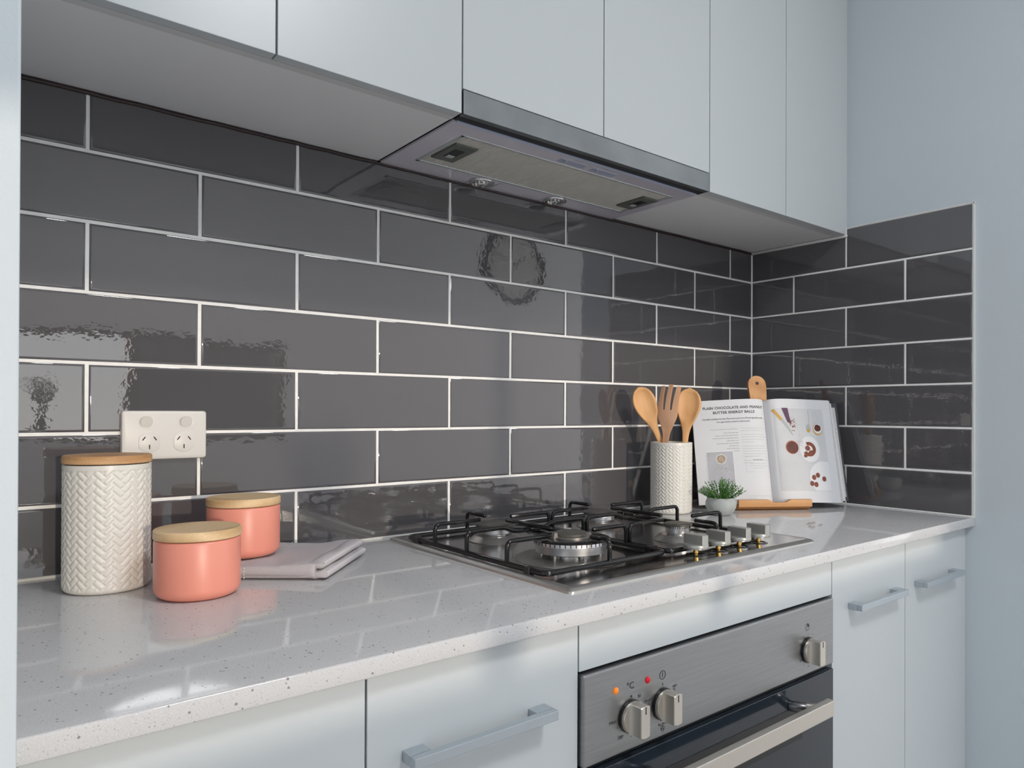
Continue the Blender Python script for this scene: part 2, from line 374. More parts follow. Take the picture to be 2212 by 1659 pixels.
# ------------------------------------------------------------------ room shell
ZC = .900; ZU = 1.5947; YD = -.575; XL = -1.7315; XW = .008; YO = -3.2
struct('floor', B(-4, 4, YO - .1, .1, -.05, 0), M['floor'], 'timber floor of the kitchen')
struct('ceiling', B(-4, 4, YO - .1, .1, 2.72, 2.80), M['ceiling'], 'plain white ceiling')
wall_back = struct('wall_back', B(-4, XW + .1, .008, .10, 0, 2.72), M['wall'], 'back kitchen wall with a grey tiled splashback')
wall_right = struct('wall_right', B(XW, XW + .10, -.74, .008, 0, 2.72), M['wall'], 'pale blue-grey painted right wall with a tiled part above the worktop')
struct('wall_left', B(XL - .11, XL, -.603, .008, 0, 2.72, bev=.002), M['wall'], 'pale end of the wall at the left edge of the photo')
struct('wall_side', B(-4.1, -4, YO, .1, 0, 2.72), M['ceiling'], 'far left wall of the room')
struct('wall_far', B(4, 4.1, YO, .1, 0, 2.72), M['ceiling'], 'far right wall of the room')
struct('wall_living', B(XW + .1, 4, .0, .1, 0, 2.72), M['ceiling'], 'wall beyond the kitchen')
bm = bmesh.new()
WX0, WX1, WZ0, WZ1 = -1.95, -.2, .97, 1.54
for a in ((-4, WX0, 0, 2.72), (WX1, 4, 0, 2.72), (WX0, WX1, 0, WZ0), (WX0, WX1, WZ1, 2.72)): box(bm, a[0], a[1], YO - .1, YO, a[2], a[3])
struct('wall_front', bm, M['ceiling'], 'wall opposite the splashback, with a long low window')
win = struct('window_1', B(WX0, WX0 + .04, YO - .07, YO - .02, WZ0, WZ1), M['clock_rim'], 'long low window opposite the splashback')
bm = bmesh.new(); box(bm, WX1 - .04, WX1, YO - .07, YO - .02, WZ0, WZ1); box(bm, WX0, WX1, YO - .07, YO - .02, WZ0, WZ0 + .03); box(bm, WX0, WX1, YO - .07, YO - .02, WZ1 - .03, WZ1)
obj('window_frame', bm, M['clock_rim'], win); obj('mullion', B(-1.03, -.99, YO - .07, YO - .02, WZ0, WZ1), M['clock_rim'], win)
obj('pane', B(WX0 + .04, -1.03, YO - .047, YO - .043, WZ0 + .03, WZ1 - .03), M['glass'], win); obj('pane', B(-.99, WX1 - .04, YO - .047, YO - .043, WZ0 + .03, WZ1 - .03), M['glass'], win)
o = struct('ground', B(-30, 30, -40, YO - .1, -.3, -.1), M['lawn'], 'lawn outside the window')
o = obj('garden_fence', B(-.40, 14, -7.1, -7.0, -.1, 2.6), M['hedge']); tag(o, 'dark garden fence outside the window, seen only in reflections', 'fence')

# ------------------------------------------------------------------ tiles (each one a part of its wall)
G = .0027
def tile_mesh(w_, h_):
    bm = bmesh.new(); rings = []
    for ins, dep in ((0, .0075), (0, .0020), (.0008, .0010), (.0022, .0003), (.0042, .0)):
        x = w_ / 2 - ins; z = h_ / 2 - ins
        rings.append([bm.verts.new(p) for p in ((-x, dep, -z), (x, dep, -z), (x, dep, z), (-x, dep, z))])
    for A, Q in zip(rings, rings[1:]):
        for i in range(4): bm.faces.new((A[i], A[(i + 1) % 4], Q[(i + 1) % 4], Q[i]))
    f = bm.faces.new(rings[-1]); bmesh.ops.recalc_face_normals(bm, faces=bm.faces)
    for q in bm.faces: q.smooth = q is not f
    for e in f.edges: e.smooth = True
    me = bpy.data.meshes.new('tile'); bm.to_mesh(me); bm.free(); me.materials.append(M['tile']); return me
tile_cache = {}
def add_tile(parent, a0, a1, z0, z1, wall):
    w_ = a1 - a0 - G; h_ = z1 - z0 - G
    if w_ < .004 or h_ < .004: return
    k = (round(w_, 4), round(h_, 4))
    if k not in tile_cache: tile_cache[k] = tile_mesh(w_, h_)
    o = bpy.data.objects.new('tile', tile_cache[k]); C.objects.link(o); o.parent = parent
    c = (a0 + a1) / 2; z = (z0 + z1) / 2; j = lambda s: random.uniform(-s, s)
    if wall == 'back': o.location = (c, j(.00015), z); o.rotation_euler = (j(.0012), 0, j(.0008))
    else: o.location = (j(.00015), -c, z); o.rotation_euler = (j(.0012), 0, -PI / 2 + j(.0008))
zj = [ZU + .006] + [1.509 - .10185 * k for k in range(6)] + [.8965]
zr = [1.6120] + zj[1:]
Aj = [.0] + [.1012 + .303 * i for i in range(6)] + [1.745]
Bj = [.0] + [.2547 + .303 * i for i in range(5)] + [1.745]
for r in range(7):
    js = Aj if r % 2 == 0 else Bj
    for a, b_ in zip(js, js[1:]): add_tile(wall_back, -min(b_, -XL - .001), -a, zj[r + 1], zj[r], 'back')
    js = [0, .2867, .5905] if r % 2 == 0 else [0, .1352, .4382, .5905]
    for a, b_ in zip(js, js[1:]):
        if r == 0 and a == 0: add_tile(wall_right, a, b_, zr[1], ZU + .006, 'right')
        else: add_tile(wall_right, a, b_, zr[r + 1], zr[r], 'right')
obj('grout', B(XL, .006, .0009, .0085, ZC - .002, ZU + .006), M['grout'], wall_back)
obj('grout', B(.0009, .0085, -.5905, .006, ZC - .002, 1.6118), M['grout'], wall_right)
struct('trim_1', B(-.0003, .0085, -.5925, -.5903, ZC - .002, 1.6135), M['white_seal'], 'white edge bead down the end of the right wall tiles')
struct('trim_2', B(-.0003, .0085, -.5935, -.30, 1.6112, 1.6142), M['white_seal'], 'white edge bead along the top of the right wall tiles')
bm = bmesh.new(); tube(bm, [(XL, -.0005, ZC + .0012), (0, -.0005, ZC + .0012), (-.0005, -.5905, ZC + .0012)], .0028, 6)
struct('trim_3', bm, M['white_seal'], 'white sealant line where tiles meet the worktop', smooth=True)
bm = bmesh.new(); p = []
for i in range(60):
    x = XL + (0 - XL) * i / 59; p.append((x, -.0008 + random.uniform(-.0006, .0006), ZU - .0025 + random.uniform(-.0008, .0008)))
tube(bm, p, .0034, 6); struct('trim_4', bm, M['joint'], 'dark brown bead added as the shadow line under the wall cupboards', smooth=True)  # bead added where only a dark shade line runs along the join
bm = bmesh.new(); tube(bm, [(-.002, -.003, ZU - .003), (-.002, -.289, ZU - .003)], .0042, 8); struct('trim_5', bm, M['white_seal'], 'pale sealant between wall cupboard and right wall', smooth=True)

# ------------------------------------------------------------------ worktop
bm = bmesh.new(); box(bm, XL + .0005, .0075, -.5915, .001, ZC - .0205, ZC)
ed = [e for e in bm.edges if all(abs(v.co.y + .5915) < 1e-5 for v in e.verts) and abs(e.verts[0].co.z - e.verts[1].co.z) < 1e-6]
bmesh.ops.bevel(bm, geom=ed, offset=.0022, segments=3, affect='EDGES', profile=.5)
tag(obj('worktop', bm, M['stone'], autosmooth=50), 'pale grey speckled stone worktop along the whole wall', 'worktop')

# ------------------------------------------------------------------ cupboards
def handle(parent, x0, x1, z0=.7812, z1=.7930):
    bm = bmesh.new(); y1 = YD; y0 = YD - .0265
    box(bm, x0, x1, y0, y0 + .010, z0 + .0006, z1, bev=.0008)
    box(bm, x0, x0 + .024, y0 + .008, y1, z0, z1, bev=.0008); box(bm, x1 - .024, x1, y0 + .008, y1, z0, z1, bev=.0008)
    obj('handle', bm, M['alu'], parent)
def door(parent, x0, x1, z0, z1, hx=None, y=YD, th=.018, m='cab'):
    d = obj('door', B(x0 + .0011, x1 - .0011, y, y + th, z0, z1, bev=.0008), M[m], parent)
    if hx: handle(d, *hx)
    return d
ZB = .875; KT = .1
t = thing('base_cabinet', 'white base cupboard left of the oven, with one long bar handle showing', 'cabinet')
bm = bmesh.new(); box(bm, XL + .001, -1.180, YD + .020, .0, KT, ZB + .003); box(bm, XL + .001, -1.180, YD + .05, YD + .07, 0, KT); obj('body', bm, M['dark'], t)
door(t, XL + .001, -1.4565, KT, ZB); door(t, -1.4565, -1.179, KT, ZB, (-1.4174, -1.2325))
t = thing('oven_housing', 'white panel cupboard front above the built-in oven', 'cabinet')
bm = bmesh.new(); box(bm, -1.1795, -1.1700, -.55, 0, 0, ZB + .003); box(bm, -.593, -.5835, -.55, 0, 0, ZB + .003); box(bm, -1.17, -.593, -.12, 0, 0, ZB + .003); obj('body', bm, M['dark'], t)
obj('panel', B(-1.1779, -.5851, YD, YD + .018, .8165, ZB, bev=.0008), M['cab'], t)
t = thing('base_cabinet', 'white narrow base cupboard right of the oven, two doors with bar handles', 'cabinet')
bm = bmesh.new(); box(bm, -.583, -.001, YD + .020, .0, KT, ZB + .003); box(bm, -.583, -.001, YD + .05, YD + .07, 0, KT); obj('body', bm, M['dark'], t)
door(t, -.584, -.301, KT, ZB, (-.5273, -.3421)); door(t, -.301, -.0035, KT, ZB, (-.2598, -.0695))
obj('filler_strip', B(-.0025, .0075, YD + .003, YD + .018, KT, ZB), M['cab'], t)

YU = -.2876; DT = .018; ZT = 2.35
def wall_cab(label, x0, x1, seams, z0, hood=False):
    t = thing('wall_cabinet', label, 'cabinet', loc=((x0 + x1) / 2, 0, z0)); og = t.location.copy()
    zb = z0 if not hood else z0 + .004
    bm = bmesh.new(); box(bm, x0 + .001, x1 - .001, YU + DT + .016, -.0005, zb + .0012, ZT); obj('body', bm, M['carcass'], t, org=og)
    obj('front_rail', B(x0 + .001, x1 - .001, YU + DT + .0012, YU + DT + .0158, zb + .0004, zb + .05), M['edge'], t, org=og)
    for a, b_ in zip(seams, seams[1:]):
        obj('door', B(a + .0012, b_ - .0012, YU, YU + DT, z0, ZT, bev=.0007), M['cab'], t, org=og)
    return t
wall_cab('white two-door wall cupboard left of the rangehood', XL, -1.166, [XL + .001, -1.4477, -1.166], ZU)
wall_cab('white two-door wall cupboard directly above the rangehood', -1.166, -.561, [-1.166, -.865, -.561], 1.6335, True)
t = wall_cab('white two-door wall cupboard right of the rangehood, in the corner', -.561, -.002, [-.561, -.278, -.003], ZU)
obj('filler_strip', B(-.0022, .0078, YU + .003, YU + DT, ZU, ZT), M['cab'], t, org=t.location)

# ------------------------------------------------------------------ rangehood
t = thing('rangehood', 'slim stainless steel slide-out rangehood under the wall cupboards', 'rangehood', loc=(-.863, -.14, ZU)); og = t.location.copy()
x0, x1 = -1.1640, -.5630
zb = ZU - .0015
bm = bmesh.new()
fx0, fx1, fy0, fy1 = -1.121, -.592, -.2166, -.058
for a in ((x0 + .002, fx0, -.256, -.001), (fx1, x1 - .002, -.256, -.001), (fx0, fx1, -.256, fy0)): box(bm, a[0], a[1], a[2], a[3], zb, zb + .006)
lx = [(-.9544, -.0295), (-.7650, -.0295)]; lr = .0225
# rear strip around the two lamp holes
def plate_with_hole(bm, X0, X1, Y0, Y1, z, c, r, n=32):
    sq = []; ci = []
    for i in range(n):
        a = 2 * PI * i / n; dx, dy = math.cos(a), math.sin(a)
        ci.append(bm.verts.new((c[0] + r * dx, c[1] + r * dy, z)))
        tx = ((X1 - c[0]) / dx if dx > 1e-9 else (X0 - c[0]) / dx if dx < -1e-9 else 1e9); ty = ((Y1 - c[1]) / dy if dy > 1e-9 else (Y0 - c[1]) / dy if dy < -1e-9 else 1e9)
        tt = min(tx, ty); sq.append(bm.verts.new((c[0] + dx * tt, c[1] + dy * tt, z)))
    for i in range(n): bm.faces.new((sq[i], sq[(i + 1) % n], ci[(i + 1) % n], ci[i]))
for c in lx: plate_with_hole(bm, c[0] - .03, c[0] + .03, -.0575, -.001, zb, c, lr)
for a, b_ in ((fx0, lx[0][0] - .0285), (lx[0][0] + .0285, lx[1][0] - .0285), (lx[1][0] + .0285, fx1)): box(bm, a, b_, fy1, -.001, zb, zb + .006)
obj('underside', bm, M['hood_body'], t, org=og)
bm = bmesh.new(); box(bm, x0 + .004, x1 - .004, -.262, -.002, zb + .03, ZU + .036); box(bm, x0 + .002, x0 + .006, -.256, -.002, zb + .004, ZU + .03); obj('housing', bm, M['edge'], t, org=og)
obj('fascia', B(x0, x1, YU - .0005, YU + .012, ZU - .0005, 1.6322, bev=.001), M['steel_h'], t, org=og)
bm = bmesh.new(); box(bm, x0, x1, YU + .0122, -.2585, zb + .0015, ZU + .030); obj('glass_visor', bm, M['dark'], t, org=og)
obj('visor_lip', B(x0 + .006, x1 - .006, -.2592, -.2568, zb - .0018, zb + .006, bev=.0005), M['lilac'], t, org=og)
bm = bmesh.new()
for a in ((fx0, fx1, fy0, fy0 + .007), (fx0, fx1, fy1 - .007, fy1), (fx0, fx0 + .007, fy0, fy1), (fx1 - .007, fx1, fy0, fy1)): box(bm, a[0], a[1], a[2], a[3], zb - .001, zb + .005, bev=.0012)
fil = obj('filter_frame', bm, M['filter_frame'], t, org=og)
bm = bmesh.new(); nr = 108; p = (fx1 - fx0 - .016) / nr
for i in range(nr):
    x = fx0 + .008 + p * (i + .5)
    A = [bm.verts.new(q) for q in ((x - p * .30, fy0 + .006, zb + .0045), (x - p * .18, fy0 + .006, zb + .0008), (x + p * .22, fy0 + .006, zb + .0008), (x + p * .30, fy0 + .006, zb + .0045))]
    Q = [bm.verts.new((v.co.x, fy1 - .006, v.co.z)) for v in A]
    for k in range(3): bm.faces.new((A[k], A[k + 1], Q[k + 1], Q[k]))
obj('filter_backing', B(fx0 + .004, fx1 - .004, fy0 + .004, fy1 - .004, zb + .0046, zb + .006), M['latch'], fil, org=og)
o = obj('grease_filter', bm, M['filter'], fil, org=og); o['label'] = 'ribbed aluminium filter mesh'; o['kind'] = 'stuff'
for xx in (-1.109, -.642):
    la = obj('latch', B(xx, xx + .046, -.178, -.094, zb - .0022, zb + .002, bev=.0008), M['latch'], t, org=og)
    obj('latch_grip', B(xx + .012, xx + .032, -.158, -.116, zb - .0028, zb - .0010, bev=.0005), M['black'], la, org=og)
    obj('latch_tab', B(xx + .015, xx + .029, -.128, -.117, zb - .0040, zb - .0020, bev=.0005), M['filter_frame'], la, org=og)
for sx0, sx1, txt in ((-.924, -.864, '0 0 1'), (-.846, -.784, 'X 0 1 2 3')):
    s_ = obj('slide_switch', B(sx0, sx1, -.242, -.2245, zb - .0010, zb + .002, bev=.0006), M['lilac'], t, org=og)
    obj('slide_button', B(sx0 + .010, sx0 + .013, -.240, -.231, zb - .0035, zb - .0008, bev=.0004), M['filter_frame'], s_, org=og)
    bm = bmesh.new(); marks(bm, txt, .0062, lambda x, y: (sx0 + .034 + x, -.2478 - y * 1.0, zb - .0003), spacing=1.3); obj('switch_marks', bm, M['ink'], s_, org=og)['kind'] = 'stuff'
for c in lx:
    la = obj('downlight', L([(lr + .0025, 0), (lr + .0025, -.0020), (lr - .001, -.0026), (lr - .0015, .004), (lr - .0018, .004)], 40, (c[0], c[1], zb)), M['chrome'], t, smooth=True, org=og)
    bm = bmesh.new(); n = 36; prof = [(.0215, .003), (.020, .009), (.0155, .017), (.008, .023), (.0045, .024)]; rings = []
    for r, h in prof: rings.append([bm.verts.new((c[0] + (r * (1 if i % 2 else .93)) * math.cos(2 * PI * i / n), c[1] + (r * (1 if i % 2 else .93)) * math.sin(2 * PI * i / n), zb + h)) for i in range(n)])
    for A, Q in zip(rings, rings[1:]):
        for i in range(n): bm.faces.new((A[i], A[(i + 1) % n], Q[(i + 1) % n], Q[i]))
    bm.faces.new(rings[-1]); obj('reflector', bm, M['chrome'], la, org=og)
    obj('bulb', L([(0, .006), (.0035, .008), (.0042, .014), (.004, .022)], 14, (c[0], c[1], zb)), M['ceramic'], la, smooth=True, org=og)

# ------------------------------------------------------------------ power point
t = thing('power_point', 'white double power point on the tiles above the canisters', 'socket', loc=(-1.516, 0, 1.098))
pl = rrect(-.058, .058, -.0368, .0368, .004); bm = bmesh.new()
def shrink(poly, f): return [(x - math.copysign(f, x), y - math.copysign(f, y)) for x, y in poly]
loft(bm, [[(x, 0.0, z) for x, z in pl], [(x, -.0065, z) for x, z in pl], [(x, -.0090, z) for x, z in shrink(pl, .0012)], [(x, -.0102, z) for x, z in shrink(pl, .0040)]])
obj('plate', bm, M['outlet'], t, autosmooth=35)
def oval(cx, cz, rx, rz, flat, n=36):
    out = []
    for i in range(n):
        a = 2 * PI * i / n; out.append((cx + max(-flat, min(flat, rx * math.cos(a))), cz + rz * math.sin(a)))
    return out
for sgn, cx in ((-1, -.0245), (1, .0285)):
    scx = cx - .001 if sgn < 0 else cx
    ro = rrect(scx - .0085, scx + .0085, .0122, .0278, .0068, 6)
    bz = bmesh.new(); ri = rrect(scx - .0098, scx + .0098, .0108, .0292, .0082, 6)
    loft(bz, [[(x, -.0100, z) for x, z in ri], [(x, -.0108, z) for x, z in ri], [(x, -.0106, z) for x, z in ro]], cap1=False); bzo = obj('switch_bezel', bz, M['outlet'], t, autosmooth=35)
    ri2 = rrect(scx - .0080, scx + .0080, .0126, .0274, .0064, 6)
    bm = bmesh.new(); loft(bm, [[(x, -.0095, z) for x, z in ri2], [(x, -.0108 - .0042 * max(0, (z - .0126) / .0148) ** .9, z) for x, z in ri2]]); obj('rocker_switch', bm, M['outlet'], bzo, autosmooth=35)
    pcx = cx + (.003 if sgn < 0 else -.003); pcz = -.0105
    ov = oval(pcx, pcz, .0162, .0152, .0142); ov2 = oval(pcx, pcz, .0157, .0147, .0137)
    bm = bmesh.new(); loft(bm, [[(x, -.0100, z) for x, z in ov], [(x, -.0110, z) for x, z in ov], [(x, -.0112, z) for x, z in ov2]]); so = obj('socket_face', bm, M['outlet'], t, autosmooth=35)
    for dx, dz, an in ((-.0075, .0055, -35), (.0075, .0055, 35), (0, -.0070, 0)):
        a = math.radians(an); hw, hh = .00085, .0032; pts = []
        for u, v in ((-hw, -hh), (hw, -hh), (hw, hh), (-hw, hh)): pts.append((pcx + dx + u * math.cos(a) - v * math.sin(-a) * -1, pcz + dz + u * math.sin(a) + v * math.cos(a)))
        bm = bmesh.new(); prism(bm, pts, .0109, .01135, axis='Y'); obj('pin_slot', bm, M['slot'], so)

# ------------------------------------------------------------------ hob
HZ = ZC
t = thing('gas_hob', 'stainless steel four-burner gas hob set into the worktop', 'hob', loc=(-.861, -.283, ZC)); og = t.location.copy()
hx0, hx1, hy0, hy1 = -1.1575, -.5660, -.5345, -.0285
bm = bmesh.new(); rings = []
for ins, z, r in ((0, 0, .008), (.0006, .0030, .008), (.0042, .0060, .007), (.0092, .0074, .006), (.0115, .0070, .006), (.017, .0062, .006)):
    rings.append([(x, y, HZ + z) for x, y in rrect(hx0 + ins, hx1 - ins, hy0 + ins, hy1 - ins, r)])
loft(bm, rings[:5], cap1=False); obj('hob_rim', bm, M['hob_rim'], t, org=og, autosmooth=25)
bm = bmesh.new(); loft(bm, rings[4:], cap0=False); obj('hob_plate', bm, M['steel_dark'], t, org=og, autosmooth=25)
PZ = HZ + .0064; AZ = HZ + .0450; FZ = HZ + .0125
def grate(x0, x1, y0, y1, burner):
    """burner: reach of arms for the back and front burners"""
    fr = None; bm = bmesh.new(); cx = (x0 + x1) / 2
    path = [(x, y, FZ) for x, y in rrect(x0, x1, y0, y1, .012, 4)]
    tube(bm, path, .0042, 10, closed=True)
    g_ = obj('pan_support', bm, M['enamel'], t, smooth=True, org=og)
    r = .0036
    def arm(pts, rr=.011):
        bm = bmesh.new(); tube(bm, fillet(pts, rr), r, 10); obj('support_arm', bm, M['enamel'], g_, smooth=True, org=og)
    yb, yf, ym = y1 - .092, y0 + .088, (y0 + y1) / 2 + .003
    ib, if_ = burner
    for sx, xe in ((1, x0), (-1, x1)):
        arm([(xe, yb, FZ), (xe, yb, AZ), (cx - sx * ib, yb, AZ)])
        arm([(xe, yf, FZ), (xe, yf, AZ), (cx - sx * if_, yf, AZ)])
        arm([(xe, ym, FZ), (xe, ym, AZ), (cx - sx * .050, ym, AZ), (cx - sx * .032, ym, AZ - .0085), (cx, ym, AZ - .0085)], .010)
    arm([(cx, y1, FZ), (cx, y1, AZ), (cx, yb + ib, AZ)]); arm([(cx, y0, FZ), (cx, y0, AZ), (cx, yf - if_, AZ)])
    arm([(cx, yb - ib, AZ), (cx, yf + if_, AZ)])
    for fx, fy in ((x0, y1 - .035), (x0, y0 + .035), (x1, y1 - .035), (x1, y0 + .035)):
        obj('foot', B(fx - .0055, fx + .0055, fy - .006, fy + .006, PZ, FZ + .0045, bev=.001), M['black'], g_, org=og)
grate(-1.143, -.8955, -.4645, -.0800, (.034, .048)); grate(-.8865, -.6390, -.4645, -.0800, (.034, .040))
def teeth(bm, c, r, z0, z1, n, w_=.0011):
    for i in range(n):
        a = 2 * PI * i / n; d = Vector((math.cos(a), math.sin(a), 0)); s = Vector((-d.y, d.x, 0)); o_ = Vector((c[0], c[1], 0))
        v = [bm.verts.new(o_ + d * rr + s * k + Vector((0, 0, zz))) for rr in (r - .001, r + .00035) for k in (-w_ / 2, w_ / 2) for zz in (z0, z1)]
        for f in ((4, 5, 7, 6), (0, 4, 6, 2), (1, 3, 7, 5), (0, 1, 5, 4), (2, 6, 7, 3)): bm.faces.new([v[i] for i in f])
def burner(c, rs, rc, rcap, h=0.0, nt=36):
    z = PZ
    b_ = obj('burner', L([(rs, 0), (rs, .0008), (rs * .93, .0030), (rs * .80, .0085), (rs * .74, .0098), (rs * .60, .0102), (rs * .45, .008)], 48, (c[0], c[1], z)), M['burner'], t, org=og, autosmooth=30)
    obj('burner_neck', L([(rc * .78, .006), (rc * .78, .0130)], 32, (c[0], c[1], z)), M['chrome'], b_, smooth=True, org=og)
    obj('burner_crown', L([(rc * .8, .0125), (rc * .97, .0128), (rc, .0138), (rc, .0215), (rc * 1.02, .0225), (rc * 1.02, .0255), (rc * .9, .0256)], 48, (c[0], c[1], z)), M['crown'], b_, org=og, autosmooth=30)
    bm = bmesh.new(); teeth(bm, c, rc * 1.02, z + .0220, z + .0252, nt); o = obj('flame_port', bm, M['black'], b_, org=og); o['kind'] = 'stuff'
    obj('burner_cap', L([(rcap * .9, .0256), (rcap * .985, .0258), (rcap, .0272), (rcap * .985, .0286), (rcap * .90, .0298), (rcap * .5, .0302), (0, .0303)], 48, (c[0], c[1], z)), M['cap'], b_, org=og, autosmooth=40)
burner((-1.019, -.172), .0480, .0305, .0365); burner((-.7628, -.172), .0480, .0295, .0350); burner((-.7628, -.3765), .0440, .0225, .0262)
c = (-1.019, -.3765); z = PZ
b_ = obj('burner', L([(.088, 0), (.087, .0012), (.078, .0022), (.070, .0014), (.060, .0030), (.050, .0034), (.030, .0034), (0, .0034)], 56, (c[0], c[1], z)), M['burner'], t, org=og, autosmooth=30)
b_['label'] = 'large triple-ring burner'
bm = bmesh.new()
for i in range(6):
    a = 2 * PI * i / 6 + .3; px, py = c[0] + .046 * math.cos(a), c[1] + .046 * math.sin(a); lathe(bm, [(.0028, .003), (.0028, .012)], 10, (px, py, z))
lathe(bm, [(.034, .003), (.034, .012)], 32, (c[0], c[1], z)); obj('burner_neck', bm, M['chrome'], b_, org=og, autosmooth=40)
obj('burner_crown', L([(.030, .0105), (.0535, .0105), (.0558, .0118), (.0565, .0225), (.0578, .0237), (.0578, .0295), (.050, .0296), (.030, .0296)], 64, (c[0], c[1], z)), M['crown'], b_, org=og, autosmooth=30)
bm = bmesh.new(); teeth(bm, c, .0578, z + .0243, z + .0290, 44, .0014); o = obj('flame_port', bm, M['black'], b_, org=og); o['kind'] = 'stuff'
obj('ring_cap', L([(.032, .0292), (.058, .0292), (.0618, .0296), (.0625, .0309), (.0612, .0320), (.054, .0332), (.036, .0332), (.033, .032), (.0325, .0292)], 64, (c[0], c[1], z)), M['cap_edge'], b_, org=og, autosmooth=40)
z += .003
bm = bmesh.new(); lathe(bm, [(.0305, .020), (.0305, .0315), (.028, .0325), (.0245, .0318), (.0245, .027)], 40, (c[0], c[1], z))
for i in range(3):
    a = 2 * PI * i / 3 + .95; d = Vector((math.cos(a), math.sin(a), 0)); s = Vector((-d.y, d.x, 0)); o_ = Vector((c[0], c[1], z))
    q = [bm.verts.new(o_ + d * r + s * k + Vector((0, 0, zz))) for r, zz in ((.026, .024), (.036, .024), (.033, .0385), (.028, .0385)) for k in (-.0035, .0035)]
    for f in ((0, 1, 3, 2), (2, 3, 5, 4), (4, 5, 7, 6), (6, 7, 1, 0), (0, 2, 4, 6), (1, 7, 5, 3)): bm.faces.new([q[i] for i in f])
obj('inner_crown', bm, M['burner'], b_, org=og, autosmooth=35)
obj('burner_cap', L([(.024, .0290), (.0265, .0300), (.0275, .0335), (.0268, .0362), (.024, .0376), (.012, .0382), (0, .0383)], 44, (c[0], c[1], z)), M['cap'], b_, org=og, autosmooth=40)

# knob: round foot plate and a straight grip across it; local +Z is the axis, grip runs along local Y
def knob_parts(parent, R_, foot, depth, width, m, loc, rot, notch=True, scoop=0.0):
    k = obj('knob', L([(R_ * .55, 0), (R_ * .97, 0), (R_, .0012), (R_, foot - .0012), (R_ * .97, foot), (0, foot)], 40), m, parent, autosmooth=35)
    k.location = loc; k.rotation_euler = rot
    n = 9; a0 = math.asin(min(.999, (width / 2) / R_)); poly = []
    for s in (1, -1):
        for i in range(n):
            a = a0 - 2 * a0 * i / (n - 1); x, y = R_ * math.sin(a), R_ * math.cos(a)
            poly.append((x * s, y * s))
    bm = bmesh.new(); base = [(x * (1 + scoop), y) for x, y in poly]
    loft(bm, [[(x, y, foot - .0008) for x, y in base], [(x, y, foot + (depth - foot) * .25) for x, y in poly], [(x, y, depth - .001) for x, y in poly], [(x * .9, y * .965, depth) for x, y in poly]])
    obj('knob_grip', bm, m, k, autosmooth=30)
    if notch:
        obj('knob_pointer', B(-.0006, .0006, R_ * .50, R_ * .95, depth - .0004, depth + .0004), M['ink'], k)
    return k
for kx in (-.8490, -.7905, -.7335, -.6775):
    k = knob_parts(t, .0205, .0070, .0225, .0150, M['knob_grey'], (kx - og.x, -.488 - og.y, .0170), (0, 0, 0), notch=False)
    obj('knob_shaft', L([(.0036, -.0125), (.0036, -.0075), (.0046, -.0075), (.0046, -.0045), (.0034, -.0045), (.0034, .0015)], 16), M['brass'], k, autosmooth=30)
    obj('knob_bezel', L([(.0165, -.0115), (.0160, -.0100), (.0125, -.0096), (.0115, -.0108), (.0, -.0110)], 32), M['enamel'], k, autosmooth=30)

# ------------------------------------------------------------------ oven
YOV = -.583; ox0, ox1 = -1.1775, -.5925
t = thing('oven', 'stainless steel built-in oven below the hob with a dark glass door', 'oven', loc=(-.885, -.40, .25)); og = t.location.copy()
obj('oven_body', B(ox0 + .012, ox1 - .012, YOV + .025, -.125, .22, .81), M['dark'], t, org=og)
pn = obj('control_panel', B(ox0, ox1, YOV, YOV + .024, .7005, .8135, bev=.0022, seg=3), M['steel'], t, org=og)
F = lambda x, y: (x, YOV - .0003, y)
bm = bmesh.new()
marks(bm, '\u00b0C', .0125, lambda x, y: F(-1.0965 + x, .7825 + y)); marks(bm, 'MAX', .0058, lambda x, y: F(-1.1285 + x, .7440 + y)); marks(bm, '200', .0060, lambda x, y: F(-1.1150 + x, .7215 + y)); marks(bm, '50', .0058, lambda x, y: F(-1.0800 + x, .7655 + y))
disc2d(bm, -1.0950, .7690, .0016, F, 10); 
for a in (60, 20, -20, -55, -90, -125, -160): disc2d(bm, -1.0950 + .0262 * math.cos(math.radians(a)), .7440 + .0262 * math.sin(math.radians(a)), .0008, F, 8)
ring2d(bm, -1.0348, .7825, .0052, .0061, F); rect2d(bm, -1.0353, -1.0343, .7790, .7862, F)
marks(bm, '0', .0055, lambda x, y: F(-1.0348 + x, .7700 + y)); marks(bm, 'light', .0052, lambda x, y: F(-1.0100 + x, .7625 + y)); ring2d(bm, -1.0115, .7570, .0016, .0022, F, 12)
marks(bm, 'fan grill', .0050, lambda x, y: F(-1.0625 + x, .7560 + y)); marks(bm, 'grill', .0050, lambda x, y: F(-1.0640 + x, .7300 + y)); marks(bm, 'fan force', .0052, lambda x, y: F(-1.0340 + x, .7175 + y))
rect2d(bm, -1.0640, -1.0600, .7505, .7511, F); rect2d(bm, -1.0640, -1.0600, .7475, .7481, F); rect2d(bm, -1.0640, -1.0595, .7262, .7268, F); rect2d(bm, -1.0640, -1.0600, .7248, .7253, F)
ring2d(bm, -1.0345, .7115, .0036, .0041, F, 20)
for a in (90, 210, 330):
    ca, sa = math.cos(math.radians(a)), math.sin(math.radians(a)); disc2d(bm, -1.0345 + .0018 * ca, .7115 + .0018 * sa, .0011, F, 8)
ring2d(bm, -.6760, .7790, .0050, .0057, F); v = [bm.verts.new(F(-.6760, .7790))] + [bm.verts.new(F(-.6760 + .0052 * math.cos(a * PI / 12), .7790 + .0052 * math.sin(a * PI / 12))) for a in range(7)]; bm.faces.new(v)
